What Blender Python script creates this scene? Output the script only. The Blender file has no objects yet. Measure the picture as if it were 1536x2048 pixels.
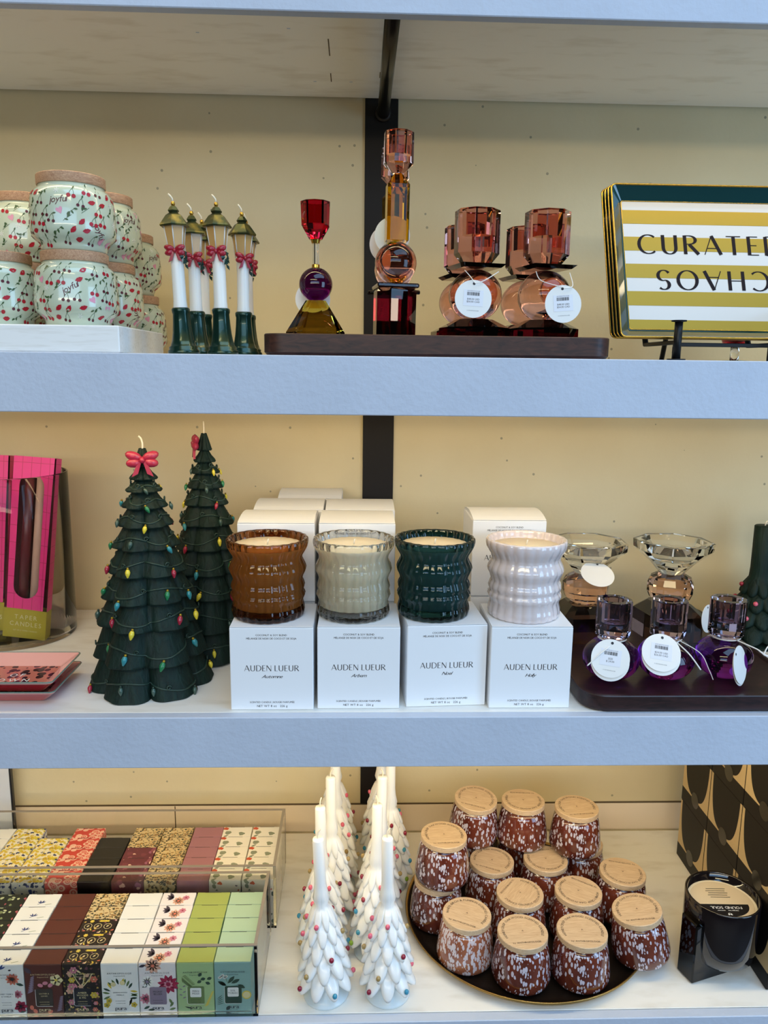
import bpy, bmesh, math, random
from mathutils import Matrix, Vector, Euler
PI = math.pi
SC = bpy.context.scene
COL = SC.collection
random.seed(7)

# ------------------------------------------------------------------ camera
F_PX, PITCH, YAW, ROLL = 1544.08, .1843, .0345, .0123
CAM = Vector((0, -.8149, .788))
_cy, _sy, _cp, _sp = math.cos(YAW), math.sin(YAW), math.cos(PITCH), math.sin(PITCH)
FW = Vector((_sy*_cp, _cy*_cp, -_sp))
_r = Vector((_cy, -_sy, 0)); _u = _r.cross(FW)
RT = math.cos(ROLL)*_r + math.sin(ROLL)*_u
UP = -math.sin(ROLL)*_r + math.cos(ROLL)*_u
cd = bpy.data.cameras.new('camera'); cam = bpy.data.objects.new('camera', cd); COL.objects.link(cam)
cd.sensor_fit = 'VERTICAL'; cd.sensor_height = 24; cd.lens = 24*F_PX/2048
cd.clip_start = .01; cd.clip_end = 60
m = Matrix((RT, UP, -FW)).transposed().to_4x4(); m.translation = CAM
cam.matrix_world = m
SC.camera = cam

def atZ(px, py, z):                 # where the sight line of a photo point meets a shelf height
    d = FW + RT*(px-768)/F_PX - UP*(py-1024)/F_PX
    return CAM + d*((z-CAM.z)/d.z)
def atY(px, py, y):                 # ... or a depth behind the shelf front
    d = FW + RT*(px-768)/F_PX - UP*(py-1024)/F_PX
    return CAM + d*((y-CAM.y)/d.y)

# ------------------------------------------------------------------ world, lights, exposure
SC.view_settings.view_transform = 'Standard'
SC.view_settings.look = 'None'
SC.view_settings.gamma = 1
SC.view_settings.exposure = 0.0
w = bpy.data.worlds.new('shop'); SC.world = w; w.use_nodes = True
bg = w.node_tree.nodes['Background']
bg.inputs[0].default_value = (.62, .56, .50, 1); bg.inputs[1].default_value = .03

def area(name, loc, target, sx, sy, power, col):
    l = bpy.data.lights.new(name, 'AREA'); l.shape = 'RECTANGLE'; l.size = sx; l.size_y = sy
    l.energy = power; l.color = col
    o = bpy.data.objects.new(name, l); COL.objects.link(o)
    o.location = loc
    o.rotation_euler = (Vector(target)-Vector(loc)).to_track_quat('-Z', 'Y').to_euler()
    return o
# daylight from the skylight and the tall shop windows, the lit shop floor, the warm track, the led strips behind the lips
LIGHTS = [
 ('skylight', (1.2, -1.6, 3.6), (.1, 0, .2), 4.0, 1.8, 84, (.38, .65, 1)),
 ('window_light', (1.75, -1.15, .75), (.35, 0, .7), .8, 1.2, 17, (.38, .65, 1)),
 ('window_light', (-.3, -4.0, 1.68), (0, 0, .8), 4.5, .9, 46, (.37, .64, 1)),
 ('shop_glow', (-.4, -4.0, 1.165), (0, 0, 1.0), 4.6, .15, 30, (1, .89, .70)),
 ('track_light', (-.6, -2.6, 2.30), (0, .1, .6), 2.4, .22, 21, (1, .86, .52)),
 ('led_strip', (0, .034, 1.1345), (0, .034, .95), 1.5, .012, 1.4, (1, .79, .45)),
 ('led_strip', (0, .034, .751), (0, .20, .591), 1.5, .012, 1.25, (1, .76, .42)),
 ('led_strip', (0, .034, .351), (0, .20, .191), 1.5, .012, 2.3, (1, .79, .45))]
for q in LIGHTS: area(*q)

# ------------------------------------------------------------------ materials
def lin(c):
    if isinstance(c, str):
        c = [int(c[i:i+2], 16)/255 for i in (0, 2, 4)]
    return tuple(((x/12.92) if x <= .04045 else ((x+.055)/1.055)**2.4) for x in c) + (1,)
MATS = {}
class NT:
    """a small wrapper round one material's node tree"""
    def __init__(s, name):
        s.m = bpy.data.materials.new(name); s.m.use_nodes = True
        s.t = s.m.node_tree; s.b = s.t.nodes['Principled BSDF']
    def n(s, typ, **kw):
        nd = s.t.nodes.new(typ)
        for k, v in kw.items():
            if k.startswith('i_'):
                key = k[2:]; key = int(key) if key.isdigit() else key.replace('_', ' ')
                nd.inputs[key].default_value = v
            else: setattr(nd, k, v)
        return nd
    def l(s, a, ao, b, bi): s.t.links.new(a.outputs[ao], b.inputs[bi])
    def coords(s, scale=(1, 1, 1), loc=(0, 0, 0), rot=(0, 0, 0)):
        tc = s.n('ShaderNodeTexCoord'); mp = s.n('ShaderNodeMapping')
        mp.inputs['Scale'].default_value = scale; mp.inputs['Location'].default_value = loc; mp.inputs['Rotation'].default_value = rot
        s.l(tc, 'Object', mp, 0); return mp
    def ramp(s, stops, interp='LINEAR'):
        r = s.n('ShaderNodeValToRGB'); cr = r.color_ramp; cr.interpolation = interp
        while len(cr.elements) < len(stops): cr.elements.new(.5)
        for e, (p, c) in zip(cr.elements, stops): e.position = p; e.color = lin(c)
        return r
def P(name, col, rough=.5, metal=0., trans=0., ior=1.5, coat=0., sss=0., spec=.5, bump=None, var=None, sheen=0):
    k = NT(name); b = k.b
    b.inputs['Base Color'].default_value = lin(col); b.inputs['Roughness'].default_value = rough
    b.inputs['Metallic'].default_value = metal; b.inputs['Transmission Weight'].default_value = trans
    b.inputs['IOR'].default_value = ior; b.inputs['Coat Weight'].default_value = coat; b.inputs['Coat Roughness'].default_value = .04
    b.inputs['Specular IOR Level'].default_value = spec
    if sss:
        b.inputs['Subsurface Weight'].default_value = sss; b.inputs['Subsurface Radius'].default_value = (.006, .005, .004)
        b.inputs['Subsurface Scale'].default_value = 1
    if var:                       # (second colour, scale, low, high)
        mp = k.coords(var[4] if len(var) > 4 else (1, 1, 1)); no = k.n('ShaderNodeTexNoise', i_Scale=var[1], i_Detail=4.)
        k.l(mp, 0, no, 'Vector'); r = k.ramp([(var[2], col), (var[3], var[0])]); k.l(no, 'Fac', r, 0); k.l(r, 0, b, 'Base Color')
    if bump:                      # (scale, strength, distance)
        mp = k.coords(bump[3] if len(bump) > 3 else (1, 1, 1)); no = k.n('ShaderNodeTexNoise', i_Scale=bump[0], i_Detail=3.)
        bp = k.n('ShaderNodeBump', i_Strength=bump[1], i_Distance=bump[2])
        k.l(mp, 0, no, 'Vector'); k.l(no, 'Fac', bp, 'Height'); k.l(bp, 0, b, 'Normal')
    MATS[name] = k.m; return k.m
def glass(name, col, ior=1.5, rough=0.): return P(name, col, rough, trans=1., ior=ior)

def wood(name, c1, c2, scale=(60, 60, 6), rough=.45, coat=0):
    k = NT(name); mp = k.coords(scale); no = k.n('ShaderNodeTexNoise', i_Scale=3., i_Detail=6., i_Distortion=1.2)
    k.l(mp, 0, no, 'Vector'); r = k.ramp([(.3, c1), (.7, c2)]); k.l(no, 'Fac', r, 0); k.l(r, 0, k.b, 'Base Color')
    k.b.inputs['Roughness'].default_value = rough; k.b.inputs['Coat Weight'].default_value = coat
    MATS[name] = k.m; return k.m
def cells(name, stops, scale, stretch=(1, 1, 1), rough=.5, coat=0, rnd=1., feature='F1', distort=0, trans=0, ior=1.5, interp='CONSTANT'):
    """blotches from a voronoi distance"""
    k = NT(name); mp = k.coords(stretch); vo = k.n('ShaderNodeTexVoronoi', feature=feature, i_Scale=scale, i_Randomness=rnd)
    if distort:
        no = k.n('ShaderNodeTexNoise', i_Scale=scale*.8); mx = k.n('ShaderNodeMix', data_type='RGBA', blend_type='ADD')
        mx.inputs[0].default_value = distort
        k.l(mp, 0, no, 'Vector'); k.l(mp, 0, mx, 6); k.l(no, 'Color', mx, 7); k.l(mx, 2, vo, 'Vector')
    else: k.l(mp, 0, vo, 'Vector')
    r = k.ramp(stops, interp); k.l(vo, 'Distance', r, 0); k.l(r, 0, k.b, 'Base Color')
    k.b.inputs['Roughness'].default_value = rough; k.b.inputs['Coat Weight'].default_value = coat; k.b.inputs['Coat Roughness'].default_value = .05
    k.b.inputs['Transmission Weight'].default_value = trans; k.b.inputs['IOR'].default_value = ior
    MATS[name] = k.m; return k.m
def floral(name, base, cols, scale, thr=.42, rough=.5, rnd=1., stretch=(1, 1, 1)):
    """scattered flecks, each cell picks one of the print colours"""
    k = NT(name); mp = k.coords(stretch); no = k.n('ShaderNodeTexNoise', i_Scale=scale*1.3)
    mx = k.n('ShaderNodeMix', data_type='RGBA', blend_type='ADD'); mx.inputs[0].default_value = .006
    k.l(mp, 0, no, 'Vector'); k.l(mp, 0, mx, 6); k.l(no, 'Color', mx, 7)
    vo = k.n('ShaderNodeTexVoronoi', i_Scale=scale, i_Randomness=rnd); k.l(mx, 2, vo, 'Vector')
    sp = k.n('ShaderNodeSeparateColor'); k.l(vo, 'Color', sp, 0)
    n = len(cols); r = k.ramp([(i/n, c) for i, c in enumerate(cols)], 'CONSTANT'); k.l(sp, 0, r, 0)
    lt = k.n('ShaderNodeMath', operation='LESS_THAN'); lt.inputs[1].default_value = thr; k.l(vo, 'Distance', lt, 0)
    m2 = k.n('ShaderNodeMix', data_type='RGBA'); m2.inputs[6].default_value = lin(base)
    k.l(lt, 0, m2, 0); k.l(r, 0, m2, 7); k.l(m2, 2, k.b, 'Base Color'); k.b.inputs['Roughness'].default_value = rough
    MATS[name] = k.m; return k.m

# setting
def wall_mat():
    k = NT('wall_cream_concrete'); mp = k.coords()
    n1 = k.n('ShaderNodeTexNoise', i_Scale=5., i_Detail=6.); k.l(mp, 0, n1, 'Vector')
    r = k.ramp([(.35, 'd9c79d'), (.65, 'e0d0a8')]); k.l(n1, 'Fac', r, 0)
    vo = k.n('ShaderNodeTexVoronoi', i_Scale=38.); k.l(mp, 0, vo, 'Vector')
    lt = k.n('ShaderNodeMath', operation='LESS_THAN'); lt.inputs[1].default_value = .075; k.l(vo, 'Distance', lt, 0)
    sp = k.n('ShaderNodeSeparateColor'); k.l(vo, 'Color', sp, 0)
    gt = k.n('ShaderNodeMath', operation='GREATER_THAN'); gt.inputs[1].default_value = .45; k.l(sp, 0, gt, 0)
    mu = k.n('ShaderNodeMath', operation='MULTIPLY'); k.l(lt, 0, mu, 0); k.l(gt, 0, mu, 1)
    mx = k.n('ShaderNodeMix', data_type='RGBA'); mx.inputs[7].default_value = lin('a2977c'); k.l(mu, 0, mx, 0); k.l(r, 0, mx, 6)
    k.l(mx, 2, k.b, 'Base Color'); k.b.inputs['Roughness'].default_value = .75
    n2 = k.n('ShaderNodeTexNoise', i_Scale=120., i_Detail=3.); bp = k.n('ShaderNodeBump', i_Strength=.15, i_Distance=.002)
    k.l(mp, 0, n2, 'Vector'); k.l(n2, 'Fac', bp, 'Height'); k.l(bp, 0, k.b, 'Normal'); return k.m
WALL = wall_mat()
PAINT = P('shelf_pale_grey_blue_paint', 'c4cddd', .55, bump=(150, .25, .0025), var=('bdc6d6', 9, .4, .7))
BOARD = P('shelf_board_paint', 'f3efe7', .5, var=('ded7ca', 14, .52, .8, (1, 3, 1)), bump=(60, .1, .001))
SKIRT = P('skirting_cream', 'ecd9bf', .6)
STEEL = P('dark_steel', '2a2623', .42, metal=.6)
PIPE = P('pipe_steel', '3a3732', .25, metal=.9)
BLACK = P('black_metal', '15171a', .45, metal=.4)
WHITEWOOD = P('white_painted_wood', 'f6f5f2', .55, var=('e6e3dc', 30, .5, .75, (1, 12, 12)))
WALNUT = wood('walnut', '24110c', '4d2a1d', (14, 60, 60), .5, .04)
WALNUT2 = wood('dark_walnut', '1c0f10', '38201f', (12, 60, 60), .4, .15)
OAK = wood('pale_oak', 'c09f7c', 'd8bd99', (18, 190, 190), .6)
OAKR = wood('warm_oak', 'a8795a', 'd3aa86', (30, 220, 220), .6)
# wax, ceramic, card
WAXW = P('white_wax', 'f3f0e8', .35, sss=.35, coat=.15)
WAXC = P('cream_wax', 'f7e6c4', .4, sss=.3)
WICK = P('wick', 'eadfc8', .9)
CARDW = P('white_card', 'f4f5f7', .6, bump=(300, .08, .0006, (1, 1, .05)))
INK = P('ink', '23242c', .6)
INKS = P('grey_ink', '6a6c74', .7)
TAGW = P('tag_card', 'f1efea', .6)
STRING = P('string', 'f4f2ee', .7)
GOLD = P('gold', 'd0a345', .25, metal=1)
GOLDP = P('gold_paint', 'a98a22', .4, metal=.4)
RED = P('bow_red', 'a3162a', .35, coat=.3)
PINKBOW = P('bow_pink', 'a92745', .35, coat=.25)
for nm, c in (('yellow', 'e6d23c'), ('teal', '2f8a92'), ('crimson', 'a3213a'), ('emerald', '1f7a4a'), ('pine', '3a5348')):
    P('bulb_'+nm, c, .3, coat=.5)
for nm, c in (('pink', 'e0637a'), ('wine', '8d1733'), ('lime', '8fb52a'), ('blue', '3b93b3'), ('brass', 'a68a52')):
    P('bead_'+nm, c, .25, coat=.5)

# ------------------------------------------------------------------ mesh builder
class MB:
    def __init__(s): s.v = []; s.f = []; s.mi = []; s.sm = []
    def add(s, vs, fs, mi=0, smooth=False, M=None):
        o = len(s.v)
        s.v += [tuple(M @ Vector(v)) if M is not None else tuple(v) for v in vs]
        for i, f in enumerate(fs):
            s.f.append([o+k for k in f]); s.mi.append(mi[i] if isinstance(mi, list) else mi); s.sm.append(smooth)
        return s
    def hull(s, pts, mi=0, M=None):
        b = bmesh.new()
        for p in pts: b.verts.new(p)
        bmesh.ops.convex_hull(b, input=b.verts[:])
        bmesh.ops.delete(b, geom=[v for v in b.verts if not v.link_faces], context='VERTS')
        bmesh.ops.dissolve_limit(b, angle_limit=.02, verts=b.verts[:], edges=b.edges[:])
        b.verts.index_update()
        s.add([v.co[:] for v in b.verts], [[v.index for v in f.verts] for f in b.faces], mi, False, M); b.free(); return s
    def box(s, x0, x1, y0, y1, z0, z1, r=0., mi=0, M=None):
        r = min(r, (x1-x0)*.49, (y1-y0)*.49, (z1-z0)*.49)
        if r <= 0:
            return s.add([(x, y, z) for x in (x0, x1) for y in (y0, y1) for z in (z0, z1)],
                         [(0, 1, 3, 2), (4, 6, 7, 5), (0, 4, 5, 1), (2, 3, 7, 6), (0, 2, 6, 4), (1, 5, 7, 3)], mi, False, M)
        pts = []
        for X, sx in ((x0, 1), (x1, -1)):
            for Y, sy in ((y0, 1), (y1, -1)):
                for Z, sz in ((z0, 1), (z1, -1)):
                    pts += [(X, Y+sy*r, Z+sz*r), (X+sx*r, Y, Z+sz*r), (X+sx*r, Y+sy*r, Z)]
        return s.hull(pts, mi, M)
    def lathe(s, prof, n=32, mi=0, smooth=True, M=None, rf=None, mis=None, ph=0.):
        vs = []; rings = []
        for (r, z) in prof:
            if r < 1e-7: rings.append([len(vs)]); vs.append((0, 0, z))
            else:
                rg = []
                for i in range(n):
                    a = 2*PI*i/n+ph; q = r*(rf(a, z) if rf else 1)
                    rg.append(len(vs)); vs.append((q*math.cos(a), q*math.sin(a), z))
                rings.append(rg)
        fs = []; ms = []
        for k in range(len(rings)-1):
            a, b = rings[k], rings[k+1]; mk = mis[k] if mis else mi
            for i in range(n):
                j = (i+1) % n
                if len(a) == 1 and len(b) == 1: break
                if len(a) == 1: fs.append((a[0], b[j], b[i]))
                elif len(b) == 1: fs.append((a[i], a[j], b[0]))
                else: fs.append((a[i], a[j], b[j], b[i]))
                ms.append(mk)
        return s.add(vs, fs, ms, smooth, M)
    def prism(s, poly, z0, z1, mi=0, M=None, sc=1., bev=0.):
        n = len(poly); rings = [(1, z0), (1, z1)]
        vs = [(x, y, z0) for x, y in poly] + [(x*sc, y*sc, z1) for x, y in poly]
        fs = [tuple(range(n-1, -1, -1)), tuple(range(n, 2*n))] + [(i, (i+1) % n, n+(i+1) % n, n+i) for i in range(n)]
        return s.add(vs, fs, mi, False, M)
    def tube(s, pts, r, n=8, mi=0, closed=False, cap=True, M=None):
        pts = [Vector(p) for p in pts]; N = len(pts); vs = []; up = None
        rr = r if isinstance(r, (list, tuple)) else [r]*N
        for i, p in enumerate(pts):
            t = (pts[(i+1) % N]-pts[i-1]) if closed else (pts[min(i+1, N-1)]-pts[max(i-1, 0)])
            t.normalize()
            if up is None: up = Vector((0, 0, 1)) if abs(t.z) < .9 else Vector((1, 0, 0))
            a = up - t*up.dot(t)
            if a.length < 1e-6: a = Vector((1, 0, 0)) - t*t.x
            a.normalize(); up = a; b = t.cross(a)
            for k in range(n):
                q = 2*PI*k/n; vs.append(p + (a*math.cos(q)+b*math.sin(q))*rr[i])
        fs = []
        for i in range(N if closed else N-1):
            j = (i+1) % N
            for k in range(n): fs.append((i*n+k, i*n+(k+1) % n, j*n+(k+1) % n, j*n+k))
        if cap and not closed: fs += [tuple(range(n-1, -1, -1)), tuple((N-1)*n+k for k in range(n))]
        return s.add(vs, fs, mi, True, M)
    def ball(s, c, r, n=16, k=10, mi=0, M=None, smooth=True):
        if not isinstance(r, (tuple, list)): r = (r, r, r)
        T = Matrix.Translation(c) @ (M if M is not None else Matrix()) @ Matrix.Diagonal((*r, 1))
        return s.lathe([(math.sin(PI*i/k) if 0 < i < k else 0, -math.cos(PI*i/k)) for i in range(k+1)], n, mi, smooth, T)
    def poly(s, pts, mi=0, fan=False):
        if fan:
            c = sum((Vector(p) for p in pts), Vector())/len(pts); n = len(pts)
            return s.add([c]+list(pts), [(0, 1+i, 1+(i+1) % n) for i in range(n)], mi)
        return s.add(pts, [tuple(range(len(pts)))], mi)
    def build(s, name, mats, parent=None, M=None):
        me = bpy.data.meshes.new(name)
        vs = s.v if M is None else [tuple(M @ Vector(v)) for v in s.v]
        me.from_pydata(vs, [], s.f)
        if not isinstance(mats, (list, tuple)): mats = [mats]
        for x in mats: me.materials.append(MATS[x] if isinstance(x, str) else x)
        me.polygons.foreach_set('material_index', s.mi); me.polygons.foreach_set('use_smooth', s.sm); me.update()
        bm = bmesh.new(); bm.from_mesh(me); bmesh.ops.recalc_face_normals(bm, faces=bm.faces[:]); bm.to_mesh(me); bm.free()
        o = bpy.data.objects.new(name, me); COL.objects.link(o)
        if parent is not None: o.parent = parent
        return o
def sharp(o, ang=35):
    """smooth shading that keeps edges sharper than ang"""
    bm = bmesh.new(); bm.from_mesh(o.data)
    for e in bm.edges:
        if len(e.link_faces) == 2 and e.calc_face_angle(0) > math.radians(ang): e.smooth = False
    bm.to_mesh(o.data); bm.free(); return o

def thing(name, label, cat, loc=(0, 0, 0), rz=0., group=None, rot=None):
    o = bpy.data.objects.new(name, None); o.empty_display_size = .02; COL.objects.link(o)
    o.location = loc; o.rotation_euler = rot if rot else (0, 0, rz)
    tag(o, label, cat, group); return o
def tag(o, label, cat, group=None):
    o['label'] = label; o['category'] = cat
    if group: o['group'] = group
    return o
def struct(name, mb, mats):
    o = mb.build(name, mats); o['kind'] = 'structure'; return o
def dup(root, loc, rot=(0, 0, 0), label=None, group=None):
    r = root.copy(); COL.objects.link(r); r.location = loc; r.rotation_euler = rot
    if label: r['label'] = label
    if group: r['group'] = group
    for ch in list(root.children):
        c = ch.copy(); COL.objects.link(c); c.parent = r
        for g in list(ch.children):
            d = g.copy(); COL.objects.link(d); d.parent = c
    return r
def swapmat(root, part, mat):
    for c in root.children:
        if c.name.split('.')[0] == part:
            c.data = c.data.copy(); c.data.materials[0] = MATS[mat] if isinstance(mat, str) else mat
def rounded(x0, x1, y0, y1, r, n=6):
    out = []
    for cx, cy, a0 in ((x1-r, y1-r, 0), (x0+r, y1-r, PI/2), (x0+r, y0+r, PI), (x1-r, y0+r, 1.5*PI)):
        out += [(cx+r*math.cos(a0+PI/2*i/n), cy+r*math.sin(a0+PI/2*i/n)) for i in range(n+1)]
    return out
def octa(r, k=.4142, n=8, ph=PI/8): return [(r*math.cos(2*PI*i/n+ph), r*math.sin(2*PI*i/n+ph)) for i in range(n)]

# ------------------------------------------------------------------ lettering: every glyph once, at the start
GLYPH = {}
def make_glyphs():
    chars = "ABCDEFGHIJKLMNOPQRSTUVWXYZabcdefghijklmnopqrstuvwxyz0123456789&$./|" + "\u00c9"
    obs = []
    for c in chars:
        cu = bpy.data.curves.new('g', 'FONT'); cu.body = c; cu.size = 1.38; cu.resolution_u = 2
        o = bpy.data.objects.new('g', cu); COL.objects.link(o); obs.append((c, o))
    dg = bpy.context.evaluated_depsgraph_get(); dg.update()
    for c, o in obs:
        me = o.evaluated_get(dg).to_mesh()
        vs = [(v.co.x, v.co.y) for v in me.vertices]; fs = [tuple(p.vertices) for p in me.polygons]
        x0 = min(v[0] for v in vs); x1 = max(v[0] for v in vs)
        GLYPH[c] = ([(x-x0, y) for x, y in vs], fs, x1-x0)
        o.evaluated_get(dg).to_mesh_clear()
    for c, o in obs:
        cu = o.data; bpy.data.objects.remove(o); bpy.data.curves.remove(cu)
make_glyphs()
def text_w(s, size, track): return sum((GLYPH[c][2] if c in GLYPH else .32)+track for c in s)*size - track*size
def text(mb, s, size, mp, x=0., y=0., mi=0, align='C', track=.12, shear=0., sx=1., h=.0002):
    W = text_w(s, size, track)*sx; cx = x - (W/2 if align == 'C' else 0)
    for c in s:
        if c in GLYPH:
            vs, fs, gw = GLYPH[c]
            mb.add([mp(cx+(a+shear*b)*size*sx, y+b*size, h) for a, b in vs], fs, mi)
            cx += (gw+track)*size*sx
        else: cx += (.32+track)*size*sx
def arc_text(mb, s, size, R, a0, a1, T, h, mi=0):
    """letters round a circle from angle a0 to a1 (clockwise, tops outward)"""
    n = len(s); W = text_w(s, 1, .15); pos = 0
    for c in s:
        gw = (GLYPH[c][2] if c in GLYPH else .32)
        a = a0 + (a1-a0)*(pos+gw/2)/W; pos += gw+.15
        if c not in GLYPH: continue
        vs, fs, g = GLYPH[c]; ca, sa = math.cos(a), math.sin(a)
        mb.add([T((R+q*size)*ca + (p-g/2)*size*sa, (R+q*size)*sa - (p-g/2)*size*ca, h) for p, q in vs], fs, mi)
# display capitals with thick stems and thin joins, drawn as pen strokes
def _arc(cx, cy, rx, ry, a0, a1, n=18):
    return [(cx+rx*math.cos(math.radians(a0+(a1-a0)*i/n)), cy+ry*math.sin(math.radians(a0+(a1-a0)*i/n))) for i in range(n+1)]
DISPLAY = {
 'A': (.82, [([(0, 0), (.38, 1)], .25), ([(.38, 1), (.80, 0)], 1), ([(.13, .33), (.66, .33)], .25)]),
 'C': (.86, [(_arc(.5, .5, .46, .5, 48, 312), None)]),
 'D': (.84, [([(.08, 0), (.08, 1)], 1), ([(.08, 1)]+_arc(.3, .5, .5, .5, 90, -90)+[(.08, 0)], None)]),
 'E': (.56, [([(.08, 0), (.08, 1)], 1), ([(.08, .985), (.54, .985)], .25), ([(.08, .52), (.46, .52)], .25), ([(.08, .015), (.54, .015)], .25)]),
 'H': (.82, [([(.08, 0), (.08, 1)], 1), ([(.74, 0), (.74, 1)], 1), ([(.08, .5), (.74, .5)], .25)]),
 'L': (.52, [([(.08, 0), (.08, 1)], 1), ([(.08, .015), (.5, .015)], .25)]),
 'N': (.84, [([(.06, 0), (.06, 1)], .3), ([(.06, 1), (.76, 0)], 1), ([(.76, 0), (.76, 1)], .3)]),
 'O': (1.0, [(_arc(.5, .5, .46, .5, 0, 360, 30), None)]),
 'R': (.74, [([(.08, 0), (.08, 1)], 1), ([(.08, .985)]+_arc(.3, .76, .3, .225, 90, -90, 12)+[(.08, .535)], None), ([(.28, .53), (.72, 0)], 1)]),
 'S': (.66, [(_arc(.34, .75, .26, .25, 40, 250, 14)+_arc(.32, .27, .28, .27, 80, -150, 16), None)]),
 'T': (.74, [([(.36, 0), (.36, 1)], 1), ([(0, .985), (.72, .985)], .25)]),
 'U': (.80, [([(.08, 1), (.08, .34)]+_arc(.39, .32, .31, .32, 180, 360, 14)+[(.70, 1)], None)]),
}
def display(mb, s, size, mp, x=0., y=0., mi=0, track=.3, thick=.085, thin=.022, sp=.45, h=.0003):
    W = sum((DISPLAY[c][0]+track if c in DISPLAY else sp) for c in s)*size - track*size; cx = x-W/2
    for c in s:
        if c not in DISPLAY: cx += sp*size; continue
        gw, strokes = DISPLAY[c]
        for pts, k in strokes:
            L = []; R = []
            for i, p in enumerate(pts):
                q0 = pts[max(i-1, 0)]; q1 = pts[min(i+1, len(pts)-1)]
                tx, ty = q1[0]-q0[0], q1[1]-q0[1]; ln = math.hypot(tx, ty) or 1; tx /= ln; ty /= ln
                hw = thin + (thick-thin)*(abs(ty)**1.6 if k is None else (k-.25)/.75 if k > .25 else 0)
                L.append((p[0]-ty*hw, p[1]+tx*hw)); R.append((p[0]+ty*hw, p[1]-tx*hw))
            vs = [mp(cx+a*size, y+b*size, h) for a, b in L+R]; n = len(pts)
            mb.add(vs, [(i, i+1, n+i+1, n+i) for i in range(n-1)], mi)
        cx += (gw+track)*size
def disc(mb, mp, cx, cy, r, mi=0, n=12, h=.0002, ry=None, rot=0.):
    ry = ry or r; c, s = math.cos(rot), math.sin(rot)
    pts = [(r*math.cos(2*PI*i/n), ry*math.sin(2*PI*i/n)) for i in range(n)]
    mb.poly([mp(cx+a*c-b*s, cy+a*s+b*c, h) for a, b in pts], mi, fan=True)
def leaf(mb, mp, cx, cy, ln, wd, rot, mi=0, h=.0002):
    c, s = math.cos(rot), math.sin(rot)
    pts = [(0, 0), (.25, .35), (.55, .5), (.8, .32), (1, 0), (.8, -.32), (.55, -.5), (.25, -.35)]
    mb.poly([mp(cx+a*ln*c-b*wd*s, cy+a*ln*s+b*wd*c, h) for a, b in pts], mi, fan=True)
def flower(mb, mp, cx, cy, r, n, mi, mc, h=.0002, rot=0.):
    for i in range(n): leaf(mb, mp, cx, cy, r, r*1.5*PI/n, rot+2*PI*i/n, mi, h)
    disc(mb, mp, cx, cy, r*.22, mc, 8, h+.0001)
def ribbon(mb, mp, pts, wd, mi=0, h=.0002):
    L = []; R = []
    for i, p in enumerate(pts):
        q0 = pts[max(i-1, 0)]; q1 = pts[min(i+1, len(pts)-1)]
        tx, ty = q1[0]-q0[0], q1[1]-q0[1]; ln = math.hypot(tx, ty) or 1
        L.append((p[0]-ty/ln*wd/2, p[1]+tx/ln*wd/2)); R.append((p[0]+ty/ln*wd/2, p[1]-tx/ln*wd/2))
    n = len(pts); mb.add([mp(a, b, h) for a, b in L+R], [(i, i+1, n+i+1, n+i) for i in range(n-1)], mi)
def plane_xz(x0, y0, z0): return lambda a, b, h: (x0+a, y0-h, z0+b)       # a face that looks at the viewer
def plane_xy(x0, y0, z0): return lambda a, b, h: (x0+a, y0+b, z0+h)       # a face that looks up

# ================================================================== SETTING
WALL_Y = .398
mb = MB(); mb.box(-1.3, 1.3, WALL_Y, WALL_Y+.05, -.5, 1.7); struct('wall_back', mb, WALL)
mb = MB(); mb.box(-4, 4, -5, .45, -.56, -.5); struct('floor', mb, P('floor_grey', '5a544c', .6))
mb = MB(); mb.box(-1.3, 1.3, WALL_Y-.0016, WALL_Y-.0001, .0006, .0502, .0003)
jx = atY(351, 1625, WALL_Y).x
mb.box(jx-.0008, jx+.0008, WALL_Y-.0018, WALL_Y-.0014, .001, .0500, mi=1)
struct('baseboard_back', mb, [SKIRT, P('joint_dark', '5b4a33', .9)])
mb = MB(); mb.box(-1.3, 1.3, WALL_Y-.0012, WALL_Y-.0001, .0504, .0530); struct('trim_1', mb, MATS['joint_dark'])
mb = MB(); mb.box(.0072, .0554, WALL_Y-.004, WALL_Y-.0002, .0533, 1.172, .0006); struct('trim_2', mb, P('post_dark', '15110f', .6, spec=.3))

SHELF_LABELS = {
    0: 'pale bottom shelf carrying the acrylic bins and the brass platter',
    1: 'pale middle shelf carrying the white boxed candles and green trees',
    2: 'pale upper shelf carrying the lamp posts and the walnut tray',
    3: 'topmost pale shelf with only its underside and lower lip in view'}
for k in range(4):
    zt = .4*k; zb = zt-(.0611 if k < 3 else .0776)
    t = thing('display_shelf', SHELF_LABELS[k], 'shelf', (0, 0, zt), group='pale painted display shelves')
    mb = MB(); mb.box(-1.25, 1.25, .0146, WALL_Y-.0045, -.0282, -.0003, .0006)
    if k == 3:
        for px, py, l, dx in ((658, 95, .05, 0), (662, 155, .03, 0), (767, 85, .045, 0), (760, 150, .02, 0)):
            p = atZ(px, py, 1.1717); mb.box(p.x-.0006, p.x+.0006, p.y-l/2, p.y+l/2, -.0286, -.0281, mi=1)
        for px, py in ((577, 57), (630, 163), (702, 164), (395, 65)):
            p = atZ(px, py, 1.1717); mb.box(p.x-.002, p.x+.002, p.y-.0012, p.y+.0012, -.0284, -.0281, mi=2)
    mb.build('board', [BOARD, MATS['joint_dark'], PAINT], t)
    mb = MB(); mb.box(-1.25, 1.25, 0, .0136, zb-zt, 0, .0009); mb.build('fascia', PAINT, t)

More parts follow.
